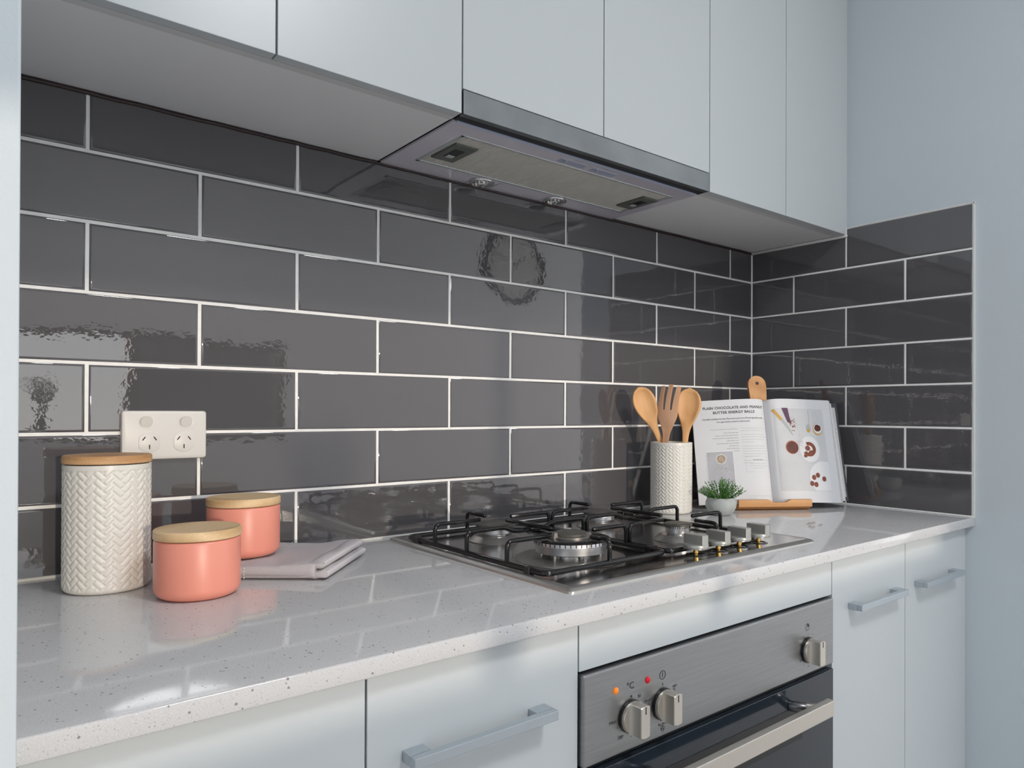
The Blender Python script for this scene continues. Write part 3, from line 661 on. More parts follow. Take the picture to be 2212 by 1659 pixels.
for i in range(12):
    a = math.radians(90 - i * 30); rr = .0268
    if i in (1, 4, 6, 8, 10, 11): marks(bm, {1: '10', 4: '40', 6: '60', 8: '80', 10: '100', 11: '110'}[i], .0040, lambda x, y: F(-.6735 + rr * math.cos(a) + x, .7405 + rr * math.sin(a) + y))
    else: disc2d(bm, -.6735 + .0262 * math.cos(a), .7405 + .0262 * math.sin(a), .0007, F, 8)
obj('panel_marks', bm, M['ink'], pn, org=og)['kind'] = 'stuff'
for x, m_, lb in ((-1.1230, 'orange_led', 'orange indicator light'), (-1.0640, 'red_led', 'red indicator light')):
    o = obj('indicator_light', L([(.0046, 0), (.0046, .0006), (.0036, .0018), (.0018, .0026), (0, .0028)], 20, (x, YOV, .7828), 'Y'), M[m_], t, smooth=True, org=og); o['label'] = lb
for x, z in ((-1.0960, .7440), (-1.0335, .7435), (-.6735, .7405)):
    k = knob_parts(t, .0205, .0060, .0240, .0165, M['knob'], (x - og.x, YOV - .003 - og.y, z - og.z), (PI / 2, 0, 0), scoop=.35)
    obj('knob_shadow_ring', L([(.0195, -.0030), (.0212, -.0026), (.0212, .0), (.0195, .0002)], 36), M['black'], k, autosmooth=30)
dr = obj('oven_door', B(ox0, ox1, YOV, YOV + .022, .235, .6915, bev=.0012), M['glass_black'], t, org=og)
obj('vent_slot', B(ox0 + .004, ox1 - .004, YOV + .010, YOV + .024, .692, .700), M['black'], t, org=og)
obj('door_frame', B(ox0 + .04, ox1 - .10, YOV - .0006, YOV, .60, .6560), M['black'], dr, org=og)
hz0, hz1 = .6480, .6735; hy = YOV - .050
ha = obj('door_handle', B(-1.112, -.679, hy, hy + .012, hz0, hz1, bev=.0012), M['knob'], t, org=og)
for x, dx in ((-.728, .026), (-1.063, -.026)):
    p_a, p_b = V3_((x, YOV + .001, .6615)), V3_((x + dx, hy + .007, .6612)); pm = p_a.lerp(p_b, .52)
    bm = bmesh.new(); tube(bm, [p_a, pm], .0084, 24); obj('handle_socket', bm, M['socket_steel'], ha, smooth=True, org=og)
    bm = bmesh.new(); tube(bm, [pm, p_b], .0086, 24); obj('handle_post', bm, M['knob'], ha, smooth=True, org=og)

# ------------------------------------------------------------------ herringbone ceramic
def herring(u, v, n=4):
    """u, v in brick widths along the two 45 degree directions -> relief 0..1"""
    i, j = math.floor(u), math.floor(v); k = (i - j) % (2 * n); fu, fv = u - i, v - j
    if k < n: a = (fu + k); d = min(fv, 1 - fv, a, n - a)
    else: kk = 2 * n - 1 - k; b_ = fv + kk; d = min(fu, 1 - fu, b_, n - b_)
    return d
def herring_can(R_, H, reps, relief, nb=2, zbase=.004, corner=.008, inner=None, nz=200, nth=352, zt=.006, lip=0):
    per = 2 * PI * R_ / reps; Wd = per / (nb * math.sqrt(2.0))          # brick width
    verts = []; faces = []
    prof = []
    for i in range(7):
        a = PI / 2 * i / 6; prof.append((R_ - corner + corner * math.sin(a), corner - corner * math.cos(a)))
    prof = [(R_ - corner, 0.0)] + prof[1:]
    zz = [corner + (H - corner) * (i + 1) / nz for i in range(nz)]
    prof += [(R_, z_) for z_ in zz]
    for r, z_ in prof:
        for i in range(nth):
            th = 2 * PI * i / nth; s = th * R_
            u = (s + z_) / (math.sqrt(2) * Wd); v = (z_ - s) / (math.sqrt(2) * Wd)
            d = herring(u, v, nb); e = min(1.0, d / .34); h_ = e * e * (3 - 2 * e)
            fade = max(0.0, min(1.0, (z_ - zbase) / .004)) * max(0.0, min(1.0, (H - zt - z_) / .002))
            rr = r - relief * (1 - h_) * fade
            verts.append((rr * math.cos(th), rr * math.sin(th), z_))
    nr_ = len(prof)
    if inner:
        for r, z_ in ((R_ - .0008, H + .0006), (R_ - inner / 2, H + .0010), (R_ - inner, H), (R_ - inner, .006)):
            for i in range(nth): th = 2 * PI * i / nth; verts.append((r * math.cos(th), r * math.sin(th), z_))
        nr_ += 4
    for j in range(nr_ - 1):
        for i in range(nth):
            a = j * nth + i; b_ = j * nth + (i + 1) % nth; faces.append((a, b_, b_ + nth, a + nth))
    faces.append(tuple(range(nth))[::-1]); faces.append(tuple(range((nr_ - 1) * nth, nr_ * nth)))
    me = bpy.data.meshes.new('ceramic_body'); me.from_pydata(verts, [], faces); me.materials.append(M['ceramic'])
    me.polygons.foreach_set('use_smooth', [True] * len(me.polygons)); me.update(); return me
def lid(parent, R_, z0, th, m):
    obj('lid_seal', L([(R_ * .93, z0 - .0015), (R_ * .93, z0 + .0005)], 48), M['dark'], parent, smooth=True)
    return obj('lid', L([(0, z0), (R_ - .001, z0), (R_, z0 + .0012), (R_, z0 + th - .0016), (R_ - .0014, z0 + th), (0, z0 + th)], 72), m, parent, autosmooth=35)
t = thing('canister', 'tall white herringbone ceramic canister with a wooden lid', 'canister', loc=(-1.6057, -.1124, ZC), rotz=.35)
obj('canister_body', herring_can(.0508, .1645, 15, .0012), M['ceramic'], t)
lid(t, .0515, .1660, .0105, M['lid_dark'])
def pink_can(label, loc, rz):
    t = thing('canister', label, 'canister', loc=loc, rotz=rz, group='small coral canisters'); R_ = .0505; H = .0735; cn = .013
    prof = [(0, .0008), (R_ - cn - .004, .0008), (R_ - cn - .0025, 0), (R_ - cn, 0)] + [(R_ - cn + cn * math.sin(PI / 2 * i / 8), cn - cn * math.cos(PI / 2 * i / 8)) for i in range(1, 9)] + [(R_, H - .003), (R_ - .0008, H - .0008), (R_ - .002, H), (R_ - .006, H)]
    obj('canister_body', L(prof, 80), M['pink'], t, autosmooth=60); lid(t, .0512, H + .0008, .0118, M['lid_light']); return t
pink_can('coral pink ceramic canister with wooden lid standing on the worktop in front', (-1.5229, -.2272, ZC), .6)
TH = .0195
pink_can('coral pink ceramic canister with wooden lid standing on the folded tea towel', (-1.4308, -.1071, ZC + TH + .0022), 1.9)

# ------------------------------------------------------------------ folded tea towel
A_ = Vector((-1.372, -.258)); ex = Vector((-.747, .665)).normalized(); ey = Vector((.122, .138)).normalized()
t_ang = math.atan2(-ex.y, -ex.x)          # local +X points to the folded right end
t = thing('tea_towel', 'folded grey tea towel with white stitch lines under the rear coral canister', 'tea towel', loc=(A_.x, A_.y, ZC), rotz=t_ang)
LX, LY = .172, .186
# local frame: origin at front right corner; x runs to -LX (left end), y to +LY (towards the wall)
def sag(x, y): return .0012 * math.sin(9 + x * 60) * math.sin(y * 45) + .0008 * math.sin(x * 130 + y * 70)
def swell(x): q = max(0.0, min(1.0, (x + .085) / .085)); return 1 + .38 * q * q * (3 - 2 * q)
def layer(bm, z0, z1, xr, front=0.0, nx=26, ny=30, bulge=.006):
    uvl = bm.loops.layers.uv.verify()
    th = (z1 - z0) / 2; zc = (z0 + z1) / 2; rings = []
    for j in range(ny + 1):
        y = front + (LY - front) * j / ny; ring = []
        ey_ = min(1, (j + .35) / 2.2, (ny - j + .35) / 2.2); k = math.sqrt(max(0.0, 1 - (1 - ey_) ** 2))
        tt = th * (.45 + .55 * k)
        for i in range(nx + 1): ring.append((-LX + (LX + xr) * i / nx, y, zc + tt + sag(-LX + (LX + xr) * i / nx, y) * .5 * k))
        for i in range(1, 8): a = PI / 2 - PI * i / 8; ring.append((xr + bulge * math.cos(a), y, zc + tt * math.sin(a)))
        for i in range(nx, -1, -1): ring.append((-LX + (LX + xr) * i / nx, y, zc - tt + .0004))
        rings.append(ring)
    R_ = [[bm.verts.new((p[0], p[1], p[2] * swell(p[0]))) for p in ring] for ring in rings]; n = len(R_[0])
    def quad(vs):
        f = bm.faces.new(vs)
        for lp in f.loops: lp[uvl].uv = (lp.vert.co.x + (lp.vert.co.z if abs(lp.vert.co.x - xr) < .01 else 0), lp.vert.co.y + (lp.vert.co.z if lp.vert.co.y < front + .004 else 0))
    for a, q in zip(R_, R_[1:]):
        for i in range(n): quad((a[i], a[(i + 1) % n], q[(i + 1) % n], q[i]))
    quad(R_[0][::-1]); quad(R_[-1])
bm = bmesh.new(); layer(bm, .0110, TH, -.006, 0.0, bulge=.0085); obj('upper_fold', bm, M['cloth'], t, smooth=True)
bm = bmesh.new(); layer(bm, .0014, .0100, .0, .001, bulge=.0075); obj('lower_fold', bm, M['cloth'], t, smooth=True)
bm = bmesh.new(); layer(bm, .0003, .0024, -.012, .010, bulge=.002); obj('inner_layer', bm, M['cloth'], t, smooth=True)
# the front roll joining the two folds
bm = bmesh.new(); uvl = bm.loops.layers.uv.verify(); rings = []
for i in range(28):
    x = -LX + (LX - .010) * i / 27; lift = .0035 * math.sin(PI * i / 27) ; ring = []
    for k in range(13):
        a = PI / 2 + PI * k / 12; zt_, zb_ = TH - .0004 + sag(x, 0) * .3, .0012 + lift
        ring.append((x, .006 + .0085 * math.cos(a), (zt_ + zb_) / 2 + (zt_ - zb_) / 2 * math.sin(a)))
    rings.append([bm.verts.new((p[0], p[1], p[2] * swell(p[0]))) for p in ring])
for a, q in zip(rings, rings[1:]):
    for k in range(12):
        f = bm.faces.new((a[k], a[k + 1], q[k + 1], q[k]))
        for lp in f.loops: lp[uvl].uv = (lp.vert.co.x, lp.vert.co.y + lp.vert.co.z)
bm.faces.new(rings[-1]); obj('front_fold', bm, M['cloth'], t, smooth=True)
bm = bmesh.new()
for row in (-.1130, -.1080):
    y = .004
    while y < LY - .01:
        z_ = TH + .0006 + sag(row, y) * .5; rect2d(bm, row - .0013, row + .0013, y, y + .0055, lambda a, b2: (a, b2, z_)); y += .0095
    for k in range(4):
        zc_ = .003 + k * .0042; rect2d(bm, row - .001, row + .001, zc_, zc_ + .0024, lambda a, b2: (a, -.0026 - .0006 * math.sin(b2 / TH * PI), b2))
o = obj('stitching', bm, mat('stitch_thread', (.78, .78, .78), .8), t); o['label'] = 'broken double line of white stitches'

# ------------------------------------------------------------------ utensil holder and utensils
HC = (-.4674, -.1038)
t = thing('utensil_holder', 'white herringbone ceramic utensil holder by the tiles behind the hob', 'utensil holder', loc=(*HC, ZC), rotz=.1)
obj('holder_body', herring_can(.0488, .1645, 18, .0012, inner=.0045, nth=396, nz=220), M['ceramic'], t)
def frame_from(p0, p1, face):
    zax = (Vector(p1) - Vector(p0)).normalized(); f = Vector(face); f = (f - zax * f.dot(zax)).normalized()  # local -Y faces f
    xax = (-f).cross(zax).normalized() ; yax = zax.cross(xax)
    return Matrix(((xax.x, yax.x, zax.x, p0[0]), (xax.y, yax.y, zax.y, p0[1]), (xax.z, yax.z, zax.z, p0[2]), (0, 0, 0, 1)))
def lerp(t_, tab):
    for (a, va), (b_, vb) in zip(tab, tab[1:]):
        if t_ <= b_: s = (t_ - a) / (b_ - a); s = s * s * (3 - 2 * s) if False else s; return va + (vb - va) * s
    return tab[-1][1]
def smooth_tab(tab, n=60):
    """Catmull-Rom sampling"""
    xs = [a for a, _ in tab]; ys = [b_ for _, b_ in tab]; out = []
    for i in range(n + 1):
        x = xs[0] + (xs[-1] - xs[0]) * i / n; k = max(j for j in range(len(xs) - 1) if xs[j] <= x + 1e-12) if x < xs[-1] else len(xs) - 2
        x0_, x1_ = xs[k], xs[k + 1]; s = (x - x0_) / (x1_ - x0_); h_ = x1_ - x0_
        m0 = (ys[k + 1] - ys[k - 1]) / (xs[k + 1] - xs[k - 1]) * h_ if k > 0 else (ys[1] - ys[0]) / (xs[1] - xs[0]) * h_
        m1 = (ys[k + 2] - ys[k]) / (xs[k + 2] - xs[k]) * h_ if k + 2 < len(xs) else (ys[-1] - ys[-2]) / (xs[-1] - xs[-2]) * h_
        out.append((x, (2 * s ** 3 - 3 * s * s + 1) * ys[k] + (s ** 3 - 2 * s * s + s) * m0 + (-2 * s ** 3 + 3 * s * s) * ys[k + 1] + (s ** 3 - s * s) * m1))
    return out
def spoon(label, p0, p1, face, total, bw=.0280):
    mw = frame_from(p0, p1, face)
    o = bpy.data.objects.new('wooden_spoon', bpy.data.meshes.new('wooden_spoon')); C.objects.link(o)
    hl = total - .115   # where the neck begins to flare
    tab = smooth_tab([(0, .0060), (hl * .6, .0062), (hl, .0075), (hl + .022, .0118), (total - .070, .0215), (total - .045, bw), (total - .024, bw * .93), (total - .008, bw * .60), (total - .0012, .006), (total, .0015)], 84)
    bm = bmesh.new(); rings = []; n = 22
    for z_, hw in tab:
        hw = max(hw, .0012); bowl = max(0.0, min(1.0, (z_ - (total - .088)) / .02)) * max(0.0, min(1.0, (total - z_ - .003) / .010)); thk = .0055 if z_ < hl else .0055 + .0010 * bowl
        ring = []
        cv = .0030 * bowl
        bz = (z_ - (total - .0445)) / .041
        for i in range(n + 1):
            s = -1 + 2 * i / n; d = 1 - min(1, (abs(s) / .86)) ** 2.6
            dip = .0085 * bowl * max(0, d) * math.sqrt(max(0.0, 1 - min(1, abs(bz)) ** 2.2)); edge = math.sqrt(max(0, 1 - s * s)) if bowl < .3 else (1 - abs(s) ** 8)
            yy = -thk * edge * .5 * (1 if bowl < .3 else 1) + dip - cv
            ring.append((s * hw, yy, z_))
        for i in range(n - 1, 0, -1):
            s = -1 + 2 * i / n; ring.append((s * hw, thk * .5 * math.sqrt(1 - s * s) + .0080 * bowl * (1 - s * s) - cv, z_))
        rings.append(ring)
    loft(bm, rings); bmesh.ops.recalc_face_normals(bm, faces=bm.faces)
    for f in bm.faces: f.smooth = True
    bm.to_mesh(o.data); bm.free(); o.data.materials.append(M['spoon']); o.matrix_world = mw
    return tag(o, label, 'spoon')
def extend(p_rim, p_top, down):
    a, b_ = Vector(p_rim), Vector(p_top); d = (b_ - a).normalized(); return a - d * down
V3 = Vector
rim, top = V3((-.4890, -.088, 1.0683)), V3((-.5373, -.062, 1.1935)); p0 = extend(rim, top, .150)
spoon('wooden spoon leaning left in the utensil holder, leftmost of the utensils', p0, top, (-.50, -.86, .05), (top - p0).length)
rim, top = V3((-.4440, -.126, 1.0685)), V3((-.4250, -.1245, 1.1930)); p0 = extend(rim, top, .150)
spoon('wooden spoon standing upright in the utensil holder, rightmost of the utensils', p0, top, (-.78, -.62, .08), (top - p0).length, .0295)
# fork spatula
rim, top = V3((-.4885, -.105, 1.0678)), V3((-.4715, -.105, 1.2022)); p0 = extend(rim, top, .135); total = (top - p0).length
mw = frame_from(p0, top, (-.93, -.36, .06))
o = bpy.data.objects.new('wooden_fork', bpy.data.meshes.new('wooden_fork')); C.objects.link(o)
bm = bmesh.new(); zr_ = total - .060   # root of the slots
def bend(z_): q = max(0.0, z_ - (total - .105)) / .105; return .016 * math.sin(min(1, q) * PI) - .010 * q * q
def curl(x, z_): q = max(0.0, min(1.0, (z_ - (total - .115)) / .03)); return q * 7.0 * x * x - bend(z_) * .55
def strip(bm, zs, xl, xr, thk=.0052, nx=6):
    rings = []
    for z_, a, b_ in zip(zs, xl, xr):
        ring = [(a + (b_ - a) * i / nx, curl(a + (b_ - a) * i / nx, z_) - thk / 2, z_) for i in range(nx + 1)] + [(a + (b_ - a) * i / nx, curl(a + (b_ - a) * i / nx, z_) + thk / 2, z_) for i in range(nx, -1, -1)]
        rings.append(ring)
    loft(bm, rings)
tabf = smooth_tab([(0, .0058), (total - .150, .0062), (total - .118, .0080), (total - .098, .0150), (total - .078, .0225), (total - .058, .0245)], 44)
tabf = [(z_, w_) for z_, w_ in tabf if z_ <= zr_ + .0005]
strip(bm, [z_ for z_, _ in tabf], [-w_ for _, w_ in tabf], [w_ for _, w_ in tabf], nx=10)
W0 = tabf[-1][1]
for k, (a0_, b0_, a1_, b1_) in enumerate(((-W0, -.0112, -.0235, -.0150), (-.0056, .0056, -.0046, .0046), (.0112, W0, .0150, .0235))):
    zs = [tabf[-1][0] - .001 + (total - .004 * abs(k - 1) - tabf[-1][0]) * i / 14 for i in range(15)]
    strip(bm, zs, [a0_ + (a1_ - a0_) * i / 14 for i in range(15)], [b0_ + (b1_ - b0_) * i / 14 for i in range(15)], nx=3)
bmesh.ops.recalc_face_normals(bm, faces=bm.faces)
for e in bm.edges:
    if len(e.link_faces) == 2 and e.calc_face_angle(0) > math.radians(40): e.smooth = False
for f in bm.faces: f.smooth = True
bm.to_mesh(o.data); bm.free(); o.data.materials.append(M['fork']); o.matrix_world = mw
tag(o, 'three-pronged wooden fork in the utensil holder between the two spoons', 'fork')

# ------------------------------------------------------------------ book stand
U = V3((.83, -.555, 0)).normalized(); NB = V3((-U.y, U.x, 0)); rz = math.atan2(U.y, U.x)
P0 = V3((-.317, -.178, ZC)); TL = math.radians(15.0)
# local frame of stand: x along U, y along NB (away from viewer), z up
t = thing('book_stand', 'beech wood cookbook stand with a paddle-shaped handle in the corner', 'book stand', loc=P0, rotz=rz)
bm = bmesh.new()
n0, n1, nw, nd = .088, .118, .012, .0065
top_poly = [(0, -.020, .0262), (n0 - nw, -.020, .0262), (n0, -.020, .0262 - nd), (n1, -.020, .0262 - nd), (n1 + nw, -.020, .0262), (.183, -.020, .0262)]
bot_poly = [(0, -.020, .0100), (n0 - nw, -.020, .0100), (n0, -.020, .0100), (n1, -.020, .0100), (n1 + nw, -.020, .0100), (.183, -.020, .0100)]
def tr(p, dy, dz=0): return (p[0], p[1] + dy, p[2] + dz)
cols = list(zip(top_poly, bot_poly)); vs = []
for a, b_ in cols: vs.append([bm.verts.new(a), bm.verts.new(b_), bm.verts.new((b_[0], .002, .0008)), bm.verts.new((b_[0], .030, .0008)), bm.verts.new((b_[0], .030, .0100)), bm.verts.new((a[0], -.008, .0100)), bm.verts.new(tr(a, .012))])
for c0, c1 in zip(vs, vs[1:]):
    for i in range(7): bm.faces.new((c0[i], c0[(i + 1) % 7], c1[(i + 1) % 7], c1[i]))
bm.faces.new(vs[0][::-1]); bm.faces.new(vs[-1]); obj('ledge', bm, M['ledge'], t)
TB = math.radians(15.0)
def bd(x, h_, off):   # point on the board: h_ up the slope, off = out of the board towards the wall
    return (x, .040 + math.sin(TB) * h_ + math.cos(TB) * off, .004 + math.cos(TB) * h_ - math.sin(TB) * off)
cxh = .1005; outline = []
# board rectangle up to h=.20 then shoulders into a paddle handle ending at h=.345
pts_l = [(0.004, .0), (.004, .185), (.010, .198), (.050, .205), (.074, .222), (.0805, .245), (.0790, .275), (.0765, .310)]
HT = .3150; rh = .0235
rows = [(a, (2 * cxh - a if a > .06 else .201 - a), h_) for a, h_ in pts_l]
for i in range(10):
    an = PI / 2 * i / 9 * .97; rows.append((cxh - rh * math.cos(an), cxh + rh * math.cos(an), HT + rh * math.sin(an)))
bm = bmesh.new(); loft(bm, [[bd(l_, h_, 0), bd(r_, h_, 0), bd(r_, h_, .010), bd(l_, h_, .010)] for l_, r_, h_ in rows])
bmesh.ops.bevel(bm, geom=[e for e in bm.edges if len(e.link_faces) == 2 and e.calc_face_angle(0) > 1.3], offset=.0012, segments=2, affect='EDGES')
bdo = obj('backboard', bm, M['board'], t, autosmooth=40)
bm = bmesh.new()
for off in (-.0004, .0104):
    c_ = bm.verts.new(bd(cxh, .318, off)); rr = [bm.verts.new(bd(cxh + .0045 * math.cos(2 * PI * i / 20), .318 + .0045 * math.sin(2 * PI * i / 20), off)) for i in range(20)]
    for i in range(20): bm.faces.new((c_, rr[i], rr[(i + 1) % 20]))
obj('hanging_hole', bm, M['slot'], bdo)
# rear prop leg
bm = bmesh.new(); ring0 = [bd(.085, .17, .010), bd(.115, .17, .010), bd(.115, .17, .018), bd(.085, .17, .018)]
yb_ = .128; ring1 = [(.085, yb_, .0006), (.115, yb_, .0006), (.115, yb_ + .010, .0006), (.085, yb_ + .010, .0006)]
loft(bm, [ring0, ring1]); obj('prop_leg', bm, M['board'], t)

# ------------------------------------------------------------------ cookbook
BO = .030 - .024 / math.cos(TL)  # page zero plane offset
bk = thing('cookbook', 'open cookbook with a recipe on the left page and food photo on the right', 'book', loc=P0, rotz=rz)
SP = .1005; BH = .262
WL = smooth_tab([(0, -.004), (.05, .009), (.15, .0155), (.30, .0150), (.60, .0040), (1.0, -.0130)], 200)
WR = smooth_tab([(0, -.004), (.05, .010), (.15, .0175), (.30, .0185), (.60, .0135), (1.0, .0045)], 200)
PWL, PWR = .184, .171
def pg(side, a, h_, out=0.0):
    """a 0..1 from spine outwards, h_ metres up the page, out = towards the viewer"""
    tab = WL if side < 0 else WR; k = max(0, min(200, a * 200)); i = min(199, int(k)); wv = tab[i][1] + (tab[i + 1][1] - tab[i][1]) * (k - i)
    x = SP + side * a * (PWL if side < 0 else PWR); o_ = wv + out
    return (x, BO + .008 + math.sin(TL) * h_ - math.cos(TL) * o_, .0125 + math.cos(TL) * h_ + math.sin(TL) * o_)
def page(name, side, m, out=0.0, grow=0.0, thick=.0003, a_start=0.0, dh=0):
    bm = bmesh.new(); nx, ny = 40, 6; g0 = []
    for s in (0, -thick):
        g0.append([[bm.verts.new(pg(side, a_start + (1 + grow - a_start) * i / nx if i else a_start, dh + (BH - 2 * dh) * j / ny, out + s)) for i in range(nx + 1)] for j in range(ny + 1)])
    f_, b2 = g0
    for g in g0:
        for j in range(ny):
            for i in range(nx): bm.faces.new((g[j][i], g[j][i + 1], g[j + 1][i + 1], g[j + 1][i]))
    for j in range(ny): bm.faces.new((f_[j][nx], f_[j + 1][nx], b2[j + 1][nx], b2[j][nx])); bm.faces.new((f_[j][0], f_[j + 1][0], b2[j + 1][0], b2[j][0]))
    for i in range(nx):
        bm.faces.new((f_[0][i], f_[0][i + 1], b2[0][i + 1], b2[0][i])); bm.faces.new((f_[ny][i], f_[ny][i + 1], b2[ny][i + 1], b2[ny][i]))
    return obj(name, bm, m, bk, autosmooth=40)
def pgx(side, a, h_, out=0.0):
    if a <= 1: return pg(side, a, h_, out)
    p1 = V3(pg(side, 1, h_, out)); p9 = V3(pg(side, .97, h_, out)); return tuple(p1 + (p1 - p9) * ((a - 1) / .03))
_pg = pg
lp = page('left_page', -1, M['paper']); rp_ = page('right_page', 1, M['paper'])
def block(name, side, m, o0, o1, a1, dh=.001, skew=0.0):
    bm = bmesh.new(); nx = 24; rr = []
    for h_ in (dh, BH - dh):
        sk = skew * (1 - h_ / BH)
        top = [pgx(side, .02 + (a1 + sk - .02) * i / nx, h_, o0) for i in range(nx + 1)]
        flat = [pgx(side, .02 + (a1 + sk - .02) * i / nx, h_, o0 + (o1 - o0) * min(1, i / 3)) for i in range(nx, -1, -1)]
        rr.append(top + flat)
    loft(bm, rr); return obj(name, bm, m, bk, autosmooth=40)
block('page_block', -1, M['paper_edge'], -.0006, -.0065, .995); block('page_block', 1, M['paper_edge'], -.0006, -.0050, 1.02, .001, .02)
block('loose_sheets', 1, M['paper'], -.0056, -.0075, 1.055, .006, .045); block('loose_sheets', 1, M['paper_edge'], -.0080, -.0110, 1.12, .016, .01)
bm = bmesh.new()
for s, a1 in ((-1, 1.00), (1, 1.16)):
    PW = PWL if s < 0 else PWR
    def cv(a, h_, o_): return (SP + s * a * PW, BO + .008 + math.sin(TL) * h_ - math.cos(TL) * o_, .0125 + math.cos(TL) * h_ + math.sin(TL) * o_)
    o_e = -.0225 if s < 0 else -.0080
    q = [bm.verts.new(cv(a, h_, (-.0130 if a < .1 else o_e) - d)) for a in (0, a1) for h_ in (.0065, BH * .985) for d in (0, .0022)]
    for f in ((0, 2, 6, 4), (1, 5, 7, 3), (0, 4, 5, 1), (2, 3, 7, 6), (4, 6, 7, 5), (0, 1, 3, 2)): bm.faces.new([q[i] for i in f])
obj('cover', bm, M['cover'], bk)
# printing: page coordinates in metres from the outer-top corner mapped on to the page
def LF(out=.0004): return lambda x, y: pg(-1, max(0.005, min(.995, (PWL - x) / PWL)), BH - y, out)   # x from left edge, y from top
def RF(out=.0004): return lambda x, y: pg(1, max(0.005, min(.995, x / PWR)), BH - y, out)
LFf = LF(); RFf = RF()
bm = bmesh.new()
marks(bm, 'PLAIN CHOCOLATE AND PEANUT', .0092, lambda x, y: LFf(.1005 + x, .0210 - y), bold=.00028, spacing=1.06)
marks(bm, 'BUTTER ENERGY BALLS', .0092, lambda x, y: LFf(.1005 + x, .0330 - y), bold=.00028, spacing=1.06)
marks(bm, 'Chocolate containing more than 70 per cent cocoa is one of the star ingredients of the', .0056, lambda x, y: LFf(.0970 + x, .0490 - y), shear=.35, spacing=.80)
marks(bm, 'low-sugar kitchen if used in small amounts.', .0056, lambda x, y: LFf(.0970 + x, .0570 - y), shear=.35, spacing=.86)
obj('heading_print', bm, M['text'], lp)['kind'] = 'stuff'
random.seed(3)
def dashes(bm, x0, x1, y, fn, h_=.0013, right=False):
    x = x0
    while x < x1 - .001:
        w_ = random.uniform(.003, .010); e = min(x1, x + w_); rect2d(bm, x, e, y, y + h_, fn, nx=max(1, int((e - x) / .004)))
        x = e + .0012
bm = bmesh.new(); dashes(bm, .040, .105, .0755, LFf, .0011)
for i, w_ in enumerate((.035, .055, .062, .028, .053, .024, .030, .014)): dashes(bm, .106 - w_, .106, .0850 + i * .0066, LFf)
obj('small_print', bm, M['text2'], lp)['kind'] = 'stuff'
bm = bmesh.new(); y = .0745
for para in ((.062, .055), (.060, .062, .058, .030), (.061, .060, .062, .059, .040), (.060, .022)):
    for w_ in para: dashes(bm, .113, .113 + w_, y, LFf, .0012); y += .0065
    y += .0032
for i, (a, b_) in enumerate(((.128, .170), (.126, .172), (.134, .164))): dashes(bm, a, b_, .1640 + i * .0056, LFf, .0012)
for a, b_, c_, d_ in ((.118, .177, .1470, .1474), (.118, .177, .1855, .1859), (.118, .1184, .147, .1855), (.1766, .177, .147, .1855)): rect2d(bm, a, b_, c_, d_, LFf, nx=8 if b_ - a > .01 else 1)
rect2d(bm, .028, .170, .0690, .0692, LFf, nx=20)
dashes(bm, .118, .178, .2440, LFf, .0010); dashes(bm, .026, .045, .2505, LFf, .0010); dashes(bm, .118, .136, .2500, LFf, .0010); obj('faint_print', bm, M['text3'], lp)['kind'] = 'stuff'
bm = bmesh.new(); marks(bm, 'SAVE FOR THEM', .0062, lambda x, y: LFf(.149 + x, .1555 - y), spacing=1.1, bold=.0001) if False else dashes(bm, .137, .161, .1540, LFf, .0032); obj('box_heading', bm, M['text2'], lp)['kind'] = 'stuff'
bm = bmesh.new(); rect2d(bm, .0250, .0910, .1300, .2210, LFf, nx=10, ny=2); obj('small_photo_border', bm, M['p_white'], lp)
LF2 = LF(.0006); bm = bmesh.new(); rect2d(bm, .0270, .0890, .1325, .2185, LF2, nx=10, ny=2); obj('small_photo', bm, M['photo_grey'], lp)
LF3 = LF(.0008); bm = bmesh.new(); disc2d(bm, .0600, .1510, .0125, LF3, 28); obj('small_bowl', bm, M['p_white'], lp)
bm = bmesh.new(); disc2d(bm, .0600, .1510, .0108, LF(.0010), 28, jit=.03)
for i in range(26): disc2d(bm, .060 + random.gauss(0, .009), .172 + random.gauss(0, .007), .0009, LF3, 5)
obj('small_bowl_food', bm, M['p_mix'], lp)['kind'] = 'stuff'
bm = bmesh.new(); rect2d(bm, .0165, .1490, .0250, .2330, RFf, nx=24, ny=2); obj('food_photo', bm, M['photo'], rp_)
R2 = RF(.0006); R3 = RF(.0008); R4 = RF(.0010); R5 = RF(.0012)
bm = bmesh.new(); disc2d(bm, .1020, .1290, .0270, R2, 40, 1.22)
c_ = bm.verts.new(R2(.1350, .2100)); arc = []
for i in range(33):
    a = math.radians(90 + 230 * i / 32); x, y = .1350 + .0430 * math.cos(a), .2020 + .0430 * math.sin(a) * -1
    arc.append((min(.1488, x), min(.2328, y)))
for a in (lambda: None,): pass
vs = [bm.verts.new(R2(x, y)) for x, y in [(min(.1488, .1350 + .042 * math.cos(math.radians(q))), min(.2328, .2010 - .042 * math.sin(math.radians(q)))) for q in range(70, 231, 8)] + [(.1080, .2328), (.1488, .2328)]]
for i in range(len(vs)): bm.faces.new((c_, vs[i], vs[(i + 1) % len(vs)]))
disc2d(bm, .1300, .0760, .0118, R3, 24, 1.1); obj('printed_plates', bm, M['p_white'], rp_)['kind'] = 'stuff'
bm = bmesh.new(); disc2d(bm, .0545, .1250, .0170, R2, 32); obj('printed_bowl', bm, M['p_rim'], rp_)
bm = bmesh.new(); disc2d(bm, .0555, .1255, .0148, R3, 32); disc2d(bm, .1300, .0745, .0088, R4, 22, jit=.08); obj('printed_cocoa', bm, M['p_dark'], rp_)['kind'] = 'stuff'
bm = bmesh.new()
